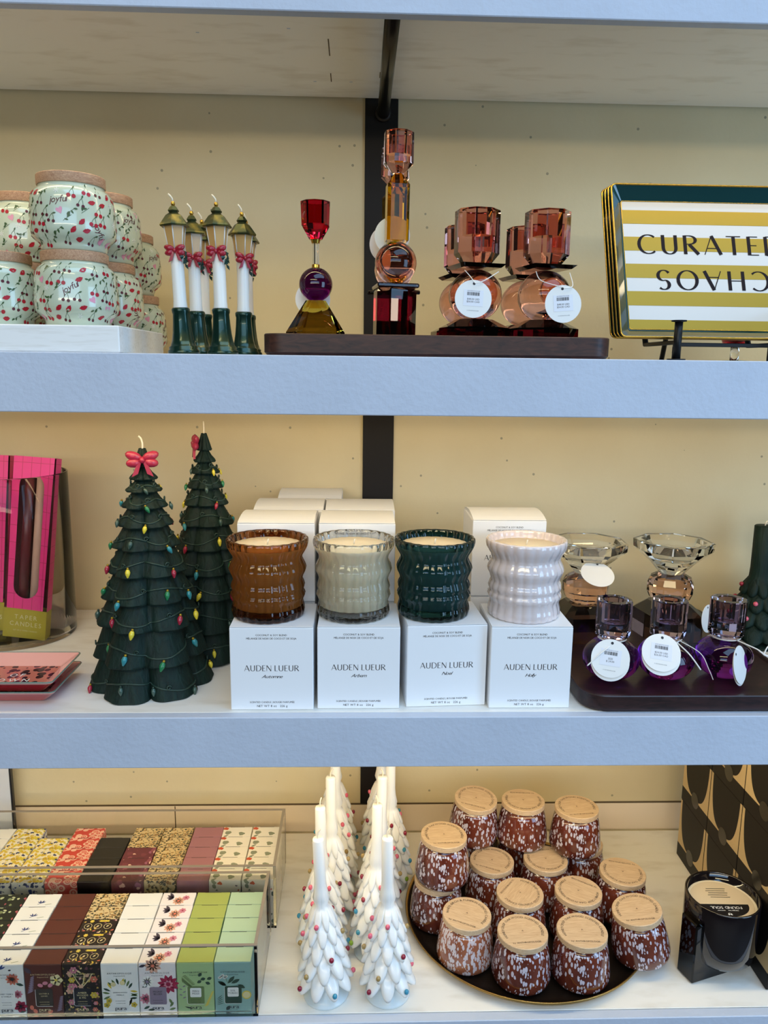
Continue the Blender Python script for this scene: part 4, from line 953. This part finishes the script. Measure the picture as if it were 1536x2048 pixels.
def top_print(mb, kind):
    mp = plane_xy(0, 0, FH_)
    if kind == 'dragonfly':
        for q in (.5, 1.1, 2.1, 2.7): leaf(mb, mp, .001, -.006, .006, .0016, q, iBLUE)
        ribbon(mb, mp, [(-.003, -.0085), (.001, -.006), (.003, -.003)], .0008, iBLUE); ribbon(mb, mp, [(.007, -.0095), (.015, -.0075)], .0006, iOLIVE)
    if kind == 'peony':
        for q in range(4): leaf(mb, mp, -.006, .002, .012-.001*q, .0040, 2.2+.5*q, iSLATE, .0001)
        flower(mb, mp, .0015, -.0045, .0085, 9, iPEACH, iCORAL, .0002, .2); flower(mb, mp, .0105, .0015, .0052, 7, iPINK, iRED, .0003)
    if kind == 'botanic':
        for x in (-.0125, 0, .0125):
            mb.add([mp(x+r*math.cos(2*PI*i/20), -.0005+r*math.sin(2*PI*i/20), .0003) for r in (.0050, .0044) for i in range(20)], [(i, (i+1) % 20, 20+(i+1) % 20, 20+i) for i in range(20)], iCREAM)
            leaf(mb, mp, x-.0015, -.002, .0042, .0022, .9, iCREAM, .0003)
        for q in range(7): leaf(mb, mp, -.018+.006*q, -.0085, .0048, .0018, q*1.1, (iCORAL, iCREAM, iYEL)[q % 3], .0003)
        mb.poly([mp(a, b, .0003) for a, b in ((0, .0075), (.012, .0075), (.012, .0105), (0, .0105))], iYEL); flower(mb, mp, -.010, .0085, .0030, 6, iYEL, iCREAM, .0003)
def front_print(mb, kind):
    mp = plane_xz(0, -FD_/2, 0)
    dark = kind in ('leather', 'botanic'); ik = iCREAM if dark else iINK
    def bottle(bc, words, bi, lab=None):
        mb.poly([mp(a, b, .0005) for a, b in rounded(-.0105+.0003, .0105, .0115, .0365, .0022, 3)], iSLIT if kind == 'leather' else iINK if kind == 'botanic' else iMAUVE if kind == 'peony' else iTAG if kind in ('white', 'dragonfly') else bi, fan=True)
        if lab is not None: mb.poly([mp(a, b, .0006) for a, b in rounded(-.0068, .0068, .0215, .0345, .0015, 3)], lab, fan=True)
        ribbon(mb, mp, [(-.0104, .0355), (-.0104, .0135), (-.0090, .0118), (.0095, .0116)], .0005, iTAG, .0006)
        for i, wd in enumerate(words): text(mb, wd, .0026 if max(map(len, words)) < 8 else .0017, mp, 0, .0290-.0034*i, iINK if lab is not None or kind in ('white', 'peony', 'dragonfly') else iCREAM, track=.12, h=.0008)
        text(mb, 'FRAGRANCE REFILL', .0010, mp, 0, .0175, iINK if not dark else iCREAM, h=.0008); text(mb, 'ANTHROPOLOGIE', .0010, mp, 0, .0140, iINK if not dark else iCREAM, h=.0008)
    if kind == 'dragonfly':
        flower(mb, mp, .0085, .0500, .0085, 10, iCORAL, iINK, .0003); flower(mb, mp, .0160, .0120, .0085, 7, iRED, iINK, .0004); flower(mb, mp, .0135, .0290, .0062, 8, iPINK, iRED, .0003)
        for q in (.5, 1.0, 2.2, 2.7): leaf(mb, mp, -.006, .0635, .0085, .0022, q, iBLUE, .0003)
        leaf(mb, mp, .0120, .0440, .010, .004, -.3, iDEEP); leaf(mb, mp, .0130, .0040, .010, .004, .2, iDEEP); leaf(mb, mp, .004, .062, .004, .0025, .2, iINK)
        bottle(0, ('SWEET TONKA', '& VANILLA'), iTAG)
    if kind == 'leather':
        for q in range(9): leaf(mb, mp, -.0205+.0006*q, .030+.0026*q, .0095-.0004*q, .0022, .5, iMAUVE, .0003); leaf(mb, mp, .0135+.0006*q, .0045+.0024*q, .0078-.0003*q, .0020, .4, iMAUVE, .0003)
        leaf(mb, mp, -.022, .066, .012, .006, -.8, iSLATE); flower(mb, mp, .0155, .0480, .0085, 5, iCREAM, iYEL, .0003)
        for x, y in ((-.004, .041), (.002, .044), (.008, .041), (-.016, .010), (-.012, .005), (.006, .004)): disc(mb, mp, x, y, .0035, iPINK if y > .03 else iCORAL, 7, .0003, .0026, x*90)
        bottle(0, ('LEATHER &', 'LEAVES'), iSLATE)
    if kind == 'botanic':
        r6 = random.Random(9)
        for q in range(24):
            x, y = r6.uniform(-.019, .019), r6.uniform(.003, .062)
            if abs(x) < .0115 and .010 < y < .037: continue
            (flower(mb, mp, x, y, r6.uniform(.0025, .0052), 6, r6.choice((iPINK, iYEL, iCREAM, iCORAL, iPEACH)), iCREAM, .0003+.00002*q) if q % 3 else leaf(mb, mp, x, y, .0075, .0026, r6.uniform(0, 6), r6.choice((iOLIVE, iCREAM, iPINK)), .0003))
        for dx in (-.010, .004, .013): ribbon(mb, mp, [(0, .037), (dx*.5, .045), (dx, .056)], .0011, iCREAM, .0003)
        bottle(0, ('AMBER', 'WOODS', '& FIG'), iSLATE)
    if kind == 'white':
        r6 = random.Random(2)
        for q in range(16):
            a = PI*(-.15+1.3*q/15); leaf(mb, mp, .0125*math.cos(a), .027+.0135*math.sin(a), .0095, .0030, a+r6.uniform(-.6, .6), (iDEEP, iOLIVE, iOLIVE, iYEL)[q % 4], .0003)
        for x, y in ((-.017, .012), (.016, .012), (-.014, .018)): flower(mb, mp, x, y, .0042, 5, iYEL, iOLIVE, .0004)
        for x, y in ((-.008, .041), (.003, .043)): disc(mb, mp, x, y, .0032, iCREAM, 10, .0005); leaf(mb, mp, .014, .022, .012, .003, -1.9, iDEEP)
        bottle(0, ('SANDALWOOD', 'VANILLA'), iTAG, None)
    if kind == 'peony':
        flower(mb, mp, -.005, .0660, .011, 9, iPEACH, iCORAL, .0002, .3); leaf(mb, mp, -.022, .0645, .009, .004, .3, iSLATE)
        for rr, m_ in ((.0135, iRED), (.0095, iRED), (.006, iPINK)): flower(mb, mp, .0130, .0400, rr, 11 if rr > .01 else 8, m_, iRED, .0003+.0005*(.014-rr), rr*50)
        flower(mb, mp, -.0125, .0440, .0088, 9, iWHITE, iMAUVE, .0004); flower(mb, mp, -.0150, .0200, .0080, 9, iPINK, iRED, .0003)
        for x, y, a in ((-.019, .036, .4), (-.010, .034, .2), (-.018, .0055, .5), (-.013, .004, .1), (.014, .008, 1.), (.017, .012, 2.), (.013, .004, .3)): leaf(mb, mp, x, y, .0085, .0034, a, iDEEP if x < 0 else iOLIVE, .0003)
        bottle(0, ('PEONY', 'BLUSH'), iMAUVE)
    if kind == 'fern':
        for q in range(9): leaf(mb, mp, -.016+.0013*q, .0500-.0015*q, .0085, .0017, -1.5+.05*q, iOLIVE, .0003); leaf(mb, mp, -.016+.0013*q, .0500-.0015*q, .0060, .0014, .4, iOLIVE, .0003); leaf(mb, mp, .010+.0011*q, .008+.0024*q, .0065-.0003*q, .0015, .5, iYEL, .0002)
        for x, y, a in ((.002, .041, .6), (.006, .046, .2), (.012, .042, -.4), (.004, .050, 1.), (.014, .046, .4)): leaf(mb, mp, x, y, .0065, .0045, a, iDEEP, .0003)
        for q in range(5): leaf(mb, mp, -.016, .020+.004*q, .0045, .0018, (q % 2)*2.4+.4, iMAUVE, .0003); leaf(mb, mp, -.014, .008, .010, .002, -.3, iDEEP)
        bottle(0, ('FERN', 'MOSS'), iOLIVE, iTAG)
    if kind == 'sol':
        for x, y, a, l in ((-.006, .040, .9, .013), (-.002, .040, .5, .012), (-.008, .037, 2.6, .012), (.006, .038, -.5, .010), (-.004, .0085, -2.2, .008), (-.016, .042, -.6, .009)): leaf(mb, mp, x, y, l, .0050, a, iDEEP, .0003)
        for q in range(5): flower(mb, mp, -.016+.002*q, .0480+.0016*(q % 3), .0022, 5, iWHITE, iOLIVE, .0003); leaf(mb, mp, -.020, .010+.002*q, .009, .0009, .3+.1*q, iDEEP, .0003)
        disc(mb, mp, .0165, .0235, .0058, iYEL, 14, .0003, .0060); disc(mb, mp, .0165, .0235, .0046, iCREAM, 14, .0004, .0046); ribbon(mb, mp, [(-.006, .040), (-.009, .048), (-.012, .053)], .0006, iOLIVE)
        bottle(0, ('SOL', 'TOBAC'), iDEEP, iTAG)
    text(mb, 'ANTHROPOLOGIE', .0021, mp, 0, .0555, ik, track=.30, h=.0009, sx=1.05)
    text(mb, 'Fragrance Refill', .0015, mp, 0, .0522, ik, h=.0009)
    text(mb, 'pura', .0052, mp, 0, .0052, ik, track=.03, h=.0009, sx=1.25); text(mb, 'SMART VIAL REFILL', .0010, mp, 0, .0030, ik, h=.0009)
def make_carton(kind, body, top, label, front=False):
    t = thing('fragrance_carton', label, 'carton')
    mb = MB(); w, d = FW_/2, FD_/2
    mb.box(-w, w, -d, d, 0, FH_-.0009, .0004, 0)
    mb.build('carton', [body, top], t)
    mb = MB(); mb.box(-w+.0002, w-.0002, -d+.0002, d-.0002, FH_-.0008, FH_, .0002, 0)
    mp = plane_xy(0, 0, FH_)
    ribbon(mb, mp, [(-.012, d-.0006), (.010, d-.0006)], .0008, 1, .0001)
    top_print(mb, kind); mb.build('lid_flap', [top, SLIT]+PM, t)
    if front:
        mb = MB(); front_print(mb, kind); mb.build('printed_label', [body, top]+PM, t)
    return t
ORD = ['front', 'second', 'third', 'fourth', 'fifth']
r7 = random.Random(21)
def column(kind, body, top, desc, xc, y0, rows, where, alt=None, front=True, dz=.0036):
    first = None; firsta = None
    for i in range(rows):
        y = y0+FD_/2+.0254*i; use_alt = alt and i >= alt[0]
        k, b, tp, ds = (alt[1:] if use_alt else (kind, body, top, desc))
        pos = 'front' if i == 0 else ORD[i]
        lb = f'{ds} carton, {"first" if i == 0 else pos} from front, {where}'
        x = xc+r7.uniform(-.0004, .0004)
        if i == 0 and front:
            t = make_carton(k, b, tp, lb, True); t.location = (x, y, dz); t['group'] = where+' cartons'; continue
        src = firsta if use_alt else first
        if src is None:
            t = make_carton(k, b, tp, lb); t.location = (x, y, dz); t['group'] = where+' cartons'
            if use_alt: firsta = t
            else: first = t
        else: dup(src, (x, y, dz), (0, 0, r7.uniform(-.01, .01)), lb, where+' cartons')
XR = -.1272-FW_/2
FRONT = [('sol', SOL, SOLT, 'pale blue-green', None, 'rightmost row of front bin'),
         ('fern', FERN, FERNT, 'moss green', None, 'green row of front bin'),
         ('peony', PEON, PEON, 'peony-topped blush', None, 'peony row of front bin'),
         ('white', LWHITE, LWHITE, 'plain white topped', None, 'white row of front bin'),
         ('botanic', DKFL, DKFL, 'dark floral', (3, 'plain', BEIGE, BEIGE, 'beige leaf print'), 'floral row of front bin'),
         ('leather', BROWN, BROWN, 'dark brown', None, 'brown row of front bin'),
         ('dragonfly', LWHITE, LWHITE, 'white dragonfly topped', None, 'dragonfly row of front bin'),
         ('plain', NIGHT, NIGHT, 'dark green berry print', None, 'berry row of front bin')]
for k, (kd, b, tp, ds, alt, wh) in enumerate(FRONT): column(kd, b, tp, ds, XR-.0458*k, .0172, 5, wh, alt, front=kd != 'plain')
XR2 = -.1617+.0227
REAR = [('plain', ORNG, ORNG, 'orange fruit print', None, 5, 'rightmost row of rear bin'),
        ('plain', ORNG, ORNG, 'orange fruit print', None, 5, 'second row from right in rear bin'),
        ('plain', MAUVE, MAUVE, 'mauve', None, 5, 'mauve row of rear bin'),
        ('plain', BEIGE, BEIGE, 'beige leaf print', None, 5, 'beige row of rear bin'),
        ('plain', PURP, PURP, 'plum floral print', (3, 'plain', BEIGE, BEIGE, 'beige leaf print'), 5, 'plum row of rear bin'),
        ('plain', BLKC, BLKC, 'plain black', None, 4, 'black row of rear bin'),
        ('plain', REDP, REDP, 'red paisley', None, 5, 'red row of rear bin'),
        ('plain', YELB, YELF, 'yellow bloom', None, 4, 'shorter yellow row of rear bin'),
        ('plain', YELB, YELF, 'yellow bloom', None, 5, 'longer yellow row of rear bin'),
        ('plain', LWHITE, LWHITE, 'plain white', None, 5, 'leftmost row of rear bin')]
for k, (kd, b, tp, ds, alt, n, wh) in enumerate(REAR): column(kd, b, tp, ds, XR2-.0457*k-(.0012 if k > 4 else 0), .1712, n, wh, alt, front=False)

# ---- white tree candles
WT = P('tree_white_wax', 'f8f7f3', .3, sss=.12, coat=.3); FROST = P('frosted_base', 'd3dde0', .3, coat=.2, sss=.2)
def make_white(name, label):
    t = thing(name, label, 'tree candle', group='white tree candles')
    mb = MB(); mb.lathe([(0, 0), (.0282, 0), (.0288, .0012), (.0280, .0032), (.0225, .0080), (.0140, .0150), (.0110, .0215), (0, .0215)], 48); mb.build('base', FROST, t)
    tiers = [(.0362, .0300, .0250), (.0340, .0530, .0240), (.0300, .0760, .0220), (.0250, .0970, .0190), (.0195, .1150, .0160)]
    mb = MB(); rings = [(.009, .0218, 0, 0, 0)]; bead = []
    for i, (r, z, hh) in enumerate(tiers):
        ph = PI/2*(i % 2); r2 = tiers[i+1][0] if i < 4 else .0135
        rings += [(r*.55, z+.0005, .12, .003, ph), (r*.88, z-.0036, .34, .0100, ph), (r, z-.0020, .34, .0112, ph), (r*1.01, z+.0010, .32, .0104, ph), (r*.90, z+hh*.24, .24, .0070, ph), (r*.76, z+hh*.46, .17, .0040, ph), (r*.62, z+hh*.70, .10, .0015, ph), (r2*.60, z+hh*.93, .04, .0005, ph)]
        for q in range(8):
            if (q*3+i*2) % 5 < 2: bead.append((i, (q*2*PI-2*ph)/9, r*1.005, z-.0050))
    rings += [(.0108, .1385, .05, 0, 0), (.0085, .1490, 0, 0, 0), (.0074, .1600, 0, 0, 0), (.0070, .2180, 0, 0, 0), (.0062, .2200, 0, 0, 0)]
    lobed(mb, rings, 9, 144); mb.build('tree', WT, t)
    for q, (i, a, r, z) in enumerate(bead):
        mb = MB(); mb.ball((r*math.cos(a), r*math.sin(a), z), (.0031, .0027, .0036), 12, 8); mb.build('bead', 'bead_'+['pink', 'wine', 'blue', 'lime', 'pink', 'brass', 'wine'][(q*3+i) % 7], t)
    mb = MB(); mb.tube(spline([(0, 0, .2195), (-.0003, 0, .2250), (.0010, 0, .2290), (.0035, 0, .2315)], 4), .0010, 7); mb.build('wick', WICK, t); return t
wl = [(-.0368, .0465, -.045, 0, ''), (.0418, .0465, -.015, .5, 'white tree candle in front, right of the pair'),
      (-.0440, .1190, -.03, 1.1, 'second white tree candle from the front in the left file'), (.0270, .1190, -.01, 2.2, 'second white tree candle from the front in the right file'),
      (-.0360, .1890, 0, .3, 'third white tree candle from the front in the left file'), (.0330, .1890, -.02, 3.3, 'third white tree candle from the front in the right file'),
      (-.0300, .2600, .01, 2.5, 'fourth white tree candle from the front in the left file'), (.0520, .2600, 0, 4.1, 'fourth white tree candle from the front in the right file'),
      (-.0330, .3310, .02, 1.7, 'rearmost shaded white tree candle in the left file'), (.0430, .3330, -.03, 5.2, 'rearmost shaded white tree candle in the right file')]
w0 = make_white('tree_candle', 'white tree candle in front, left of the pair beside the acrylic bin')
for i, (x, y, tl, rz, lb) in enumerate(wl):
    e = Euler((0, tl, rz)) if i else Euler((0, tl, .2))
    if i == 0: w0.location = (x, y, .0004); w0.rotation_euler = e
    else: dup(w0, (x, y, .0004), e, lb)

# ---- brass platter with speckled jars
BRASS = P('platter_brass', 'a3834a', .32, metal=.9); BRONZ = P('platter_inside', '2b211a', .35, metal=.6)
mb = MB(); mb.lathe([(0, .0005), (.150, .0005), (.163, .0022), (.1715, .0085), (.1740, .0135), (.1728, .0143), (.1702, .0115), (.1625, .0056), (.154, .0040), (0, .0040)], 96, mis=[0, 0, 0, 0, 0, 0, 1, 1, 1])
t = tag(mb.build('platter', [BRASS, BRONZ]), 'round brass platter holding the speckled brown candle jars', 'platter'); t.location = (.2470, .1830, 0)
def speckle(name, base, base2, fleck, lim):
    k = NT(name); mp = k.coords((1, 1, .42)); no = k.n('ShaderNodeTexNoise', i_Scale=55.); mx = k.n('ShaderNodeMix', data_type='RGBA', blend_type='ADD'); mx.inputs[0].default_value = .0028
    k.l(mp, 0, no, 'Vector'); k.l(mp, 0, mx, 6); k.l(no, 'Color', mx, 7)
    vo = k.n('ShaderNodeTexVoronoi', i_Scale=320.); k.l(mx, 2, vo, 'Vector')
    sp = k.n('ShaderNodeSeparateColor'); k.l(vo, 'Color', sp, 0)
    th = k.n('ShaderNodeMath', operation='MULTIPLY'); th.inputs[1].default_value = lim; k.l(sp, 0, th, 0)
    lt = k.n('ShaderNodeMath', operation='LESS_THAN'); k.l(vo, 'Distance', lt, 0); k.l(th, 0, lt, 1)
    n2 = k.n('ShaderNodeTexNoise', i_Scale=40.); k.l(mp, 0, n2, 'Vector'); r = k.ramp([(.35, base), (.65, base2)]); k.l(n2, 'Fac', r, 0)
    m2 = k.n('ShaderNodeMix', data_type='RGBA'); m2.inputs[7].default_value = lin(fleck); k.l(lt, 0, m2, 0); k.l(r, 0, m2, 6); k.l(m2, 2, k.b, 'Base Color')
    k.b.inputs['Roughness'].default_value = .12; k.b.inputs['Coat Weight'].default_value = .7; k.b.inputs['Coat Roughness'].default_value = .03; return k.m
SPK = speckle('speckled_glass', '4a1e17', '6d3323', 'c3bcc8', .64); SPK2 = speckle('speckled_glass_light', '7d4530', '9a5c40', 'cbbfc2', .86)
BURN = P('burnt_print', '2a180b', .8)
SH = .0680
def make_speck(name, label, words, mat):
    t = thing(name, label, 'candle jar', group='speckled brown candle jars')
    mb = MB(); mb.lathe([(0, 0), (.029, 0), (.0345, .0018), (.0376, .0060), (.0386, .0120), (.0382, .0180), (.0362, .0350), (.0342, .0480), (.0325, .0535), (.0300, .0570), (.0280, .0585), (.0280, .0597), (0, .0597)], 64); mb.build('speckled_jar', mat, t)
    mb = MB(); mb.lathe([(0, .0598), (.0318, .0598), (.0325, .0605), (.0325, .0672), (.0318, .0680), (0, .0680)], 64)
    mp = lambda a, b, h: (a, b, SH+h)
    arc_text(mb, words, .0035, .0240, math.radians(205), math.radians(-25), mp, .0002, 1)
    text(mb, 'A', .0030, mp, 0, -.001, 1); text(mb, 'by ANTHROPOLOGIE', .0027, mp, 0, -.0215, 1, track=.15)
    sharp(mb.build('wooden_lid', [OAK, BURN], t)); return t
HW = 'HONEYCRISP OAKWOOD SCENTED CANDLE'; PZ = .0043
k0 = make_speck('candle_jar', 'speckled brown jar at the very front of the platter, left of the two front ones', HW, SPK)
k0.location = (.2170, .0635, PZ); k0.rotation_euler = (0, 0, .08)
kk = [((.2950, .0640, PZ), (0, 0, -.05), 'speckled brown jar at the front of the platter, right of the two front ones'),
      ((.3880, .0930, PZ+.0075), (0, -.16, -.1), 'speckled brown jar tilted over the right rim of the platter'),
      ((.2290, .1385, PZ), (-.0, .0, .9-PI), 'speckled brown jar in the second row, directly behind the front left jar'),
      ((.3120, .1415, PZ), (0, 0, 2.5), 'speckled brown jar in the second row, directly behind the front right jar'),
      ((.2020, .2110, PZ), (0, 0, -.45), 'speckled brown jar in the third row below the gap of the upper left jars'),
      ((.2830, .2140, PZ), (0, 0, .1+PI), 'speckled brown jar in the third row, coarse lid grain, under the top middle jar'),
      ((.3840, .1760, PZ+.0045), (0, -.03, 2.9), 'speckled brown jar at the right, just behind the tilted one'),
      ((.1170, .1740, PZ), (0, 0, .4), 'speckled brown jar at the left bottom, carrying the single stacked jar'),
      ((.1830, .2880, PZ), (0, 0, .4), 'hidden speckled brown jar carrying the top left rear jar'),
      ((.2620, .2920, PZ), (0, 0, .4), 'hidden speckled brown jar carrying the top middle jar'),
      ((.3480, .2540, PZ), (0, 0, .4), 'speckled brown jar under the top right jar, lid edge showing'),
      ((.1225, .1710, PZ+SH+.0008), (0, .03, .08), 'speckled brown jar stacked alone at the left side of the platter'),
      ((.1810, .2700, PZ+SH+.0010), (.06, .07, -.35), 'speckled brown jar at the top left rear of the pile'),
      ((.2555, .2570, PZ+SH+.0008), (.02, 0, PI-.1), 'speckled brown jar at the top middle of the pile'),
      ((.3330, .2390, PZ+SH+.0008), (.0, .0, .1), 'speckled brown jar at the top right of the pile, plain amber front')]
for loc, e, lb in kk: dup(k0, loc, e, lb)
kb = make_speck('candle_jar', 'paler speckled jar at the front left of the platter, lid lettered white birch', 'WHITE BIRCH & PUMPKIN SCENTED CANDLE', SPK2)
kb.location = (.1480, .0985, PZ); kb.rotation_euler = (0, .02, -.45)

# ---- black square candle
SMK = glass('smoked_glass', '3f3a3c', 1.48); BLKG = P('black_glass', '141013', .06, coat=.6)
p = atZ(1383, 1970, 0)
t = thing('block_candle', 'black glass cup candle set in a square smoked block at the right', 'candle', (p.x, p.y, .0004), .312)
mb = MB(); mb.box(0, .0960, 0, .0290, .0002, .0860, .0018); mb.build('smoked_block', SMK, t)
cx, cy = .0560, .0180
mb = MB(); mb.lathe([(0, .0150), (.020, .0155), (.036, .0195), (.0445, .029), (.0468, .044), (.0472, .1070), (.0466, .1080), (.0448, .1080), (.0440, .1070), (.0436, .0940), (0, .0940)], 64, M=Matrix.Translation((cx, cy, 0))); mb.build('cup', BLKG, t)
mb = MB(); mb.lathe([(0, .0941), (.0434, .0941), (.0434, .0955), (0, .0955)], 48, M=Matrix.Translation((cx, cy, 0)))
sharp(mb.build('wax', WAXC, t))
mb = MB(); rt = -.35+PI
mp = lambda a, b, h: (cx+a*math.cos(rt)-b*math.sin(rt), cy+a*math.sin(rt)+b*math.cos(rt), .0957+h)
disc(mb, mp, 0, .0, .0400, 0, 40, .0001)
hp = [(.0385*math.cos(PI*i/20), .0385*math.sin(PI*i/20)*.62+.006) for i in range(21)]
mb.poly([mp(a*.82, b, .0003) for a, b in hp], 1, fan=True)
text(mb, 'FOUND SOUL', .0050, mp, 0, .0105, 2, track=.1, h=.0005); text(mb, 'tangerine + vetiver', .0026, mp, 0, .0175, 2, h=.0005)
leaf(mb, mp, -.001, .0225, .006, .003, .9, 2, .0005); leaf(mb, mp, .001, .0225, .006, .003, 2.2, 2, .0005)
for i in range(5): ribbon(mb, mp, [(-.014+.002*(i % 2), -.008-.0042*i), (.014-.002*((i+1) % 2), -.008-.0042*i)], .0010, 1, .0003)
mb.build('paper_disc', [P('paper_kraft', 'dcc6a2', .6), BLKC, TAGW], t)

# ---- black and cream cartons at the right
CRM = P('carton_cream', 'c9b083', .5); BLB = P('carton_soft_black', '0d0b0b', .5, spec=.3); STK = P('clear_sticker', '26241f', .25)
YS = [(.2365, .3270), (.1420, .2345), (.0400, .1400)]
for s, (y0, y1) in enumerate(YS):
    for lv in range(3):
        X0 = .5335; D = y1-y0; z0 = .0003+.1005*lv; Hh = .1000
        where = ['rear', 'middle', 'front'][s]; lvn = ['bottom', 'middle', 'top'][lv]
        t = thing('patterned_box', f'black and cream box, {lvn} of the {where} stack at the right edge', 'box', (X0, (y0+y1)/2, z0), 0, 'black and cream cartons')
        mb = MB(); mb.box(0, .098, -D/2, D/2, 0, Hh, .0006); mb.build('carton', BLB, t)
        mb = MB(); mp = lambda a, b, h, D=D: (-h, D/2-a, b)          # a runs from the wall to the viewer
        v = .235
        mb.poly([mp(a, b, .0002) for a, b in ((.0002, v*Hh-.0003), (D-.0002, v*Hh-.0003), (D-.0002, Hh-.0006), (.0002, Hh-.0006))], 2)
        mb.poly([mp(a, b, .0003) for a, b in ((0, .0004), (D, .0004), (D, v*Hh), (0, v*Hh))], 0)
        ctr = (.50*D, 1.02*Hh); pts = []
        for i in range(41):
            an = PI+PI*i/40; a = ctr[0]+.44*D*abs(math.cos(an))**.62*(1 if math.cos(an) > 0 else -1); b = ctr[1]-.765*Hh*abs(math.sin(an))**.85
            pts.append((a, min(b, Hh)))
        mb.poly([mp(a, b, .0003) for a, b in pts], 0, fan=True)
        disc(mb, mp, .52*D, .235*Hh, .0125, 1, 24, .0006)
        mb.build('printed_side', [BLB, STK, CRM], t)
        mb = MB(); mp2 = plane_xz(0, -D/2, 0)
        mb.poly([mp2(a, b, .0002) for a, b in ((.0004, v*Hh), (.0975, v*Hh), (.0975, Hh-.0006), (.0004, Hh-.0006))], 1)
        mb.poly([mp2(.049+(.043*math.cos(PI+PI*i/30)), min(Hh-.0004, 1.02*Hh+.765*Hh*math.sin(PI+PI*i/30)), .0003) for i in range(31)], 0, fan=True)
        mb.build('printed_front', [BLB, CRM], t)

# ---- white board at the far left against the wall
p = atY(27, 1600, .372)
mb = MB(); mb.box(p.x-.12, p.x-.0035, .3705, .3765, .0002, .300, .0004)
t = thing('display_board', 'white board with a dark edge standing against the wall at the left', 'board', (0, 0, 0)); mb.build('panel', P('board_white', 'd9dade', .5), t)
mb = MB(); mb.box(p.x-.0033, p.x, .3700, .3770, .0002, .300, .0004); mb.build('dark_edge', BLKC, t)
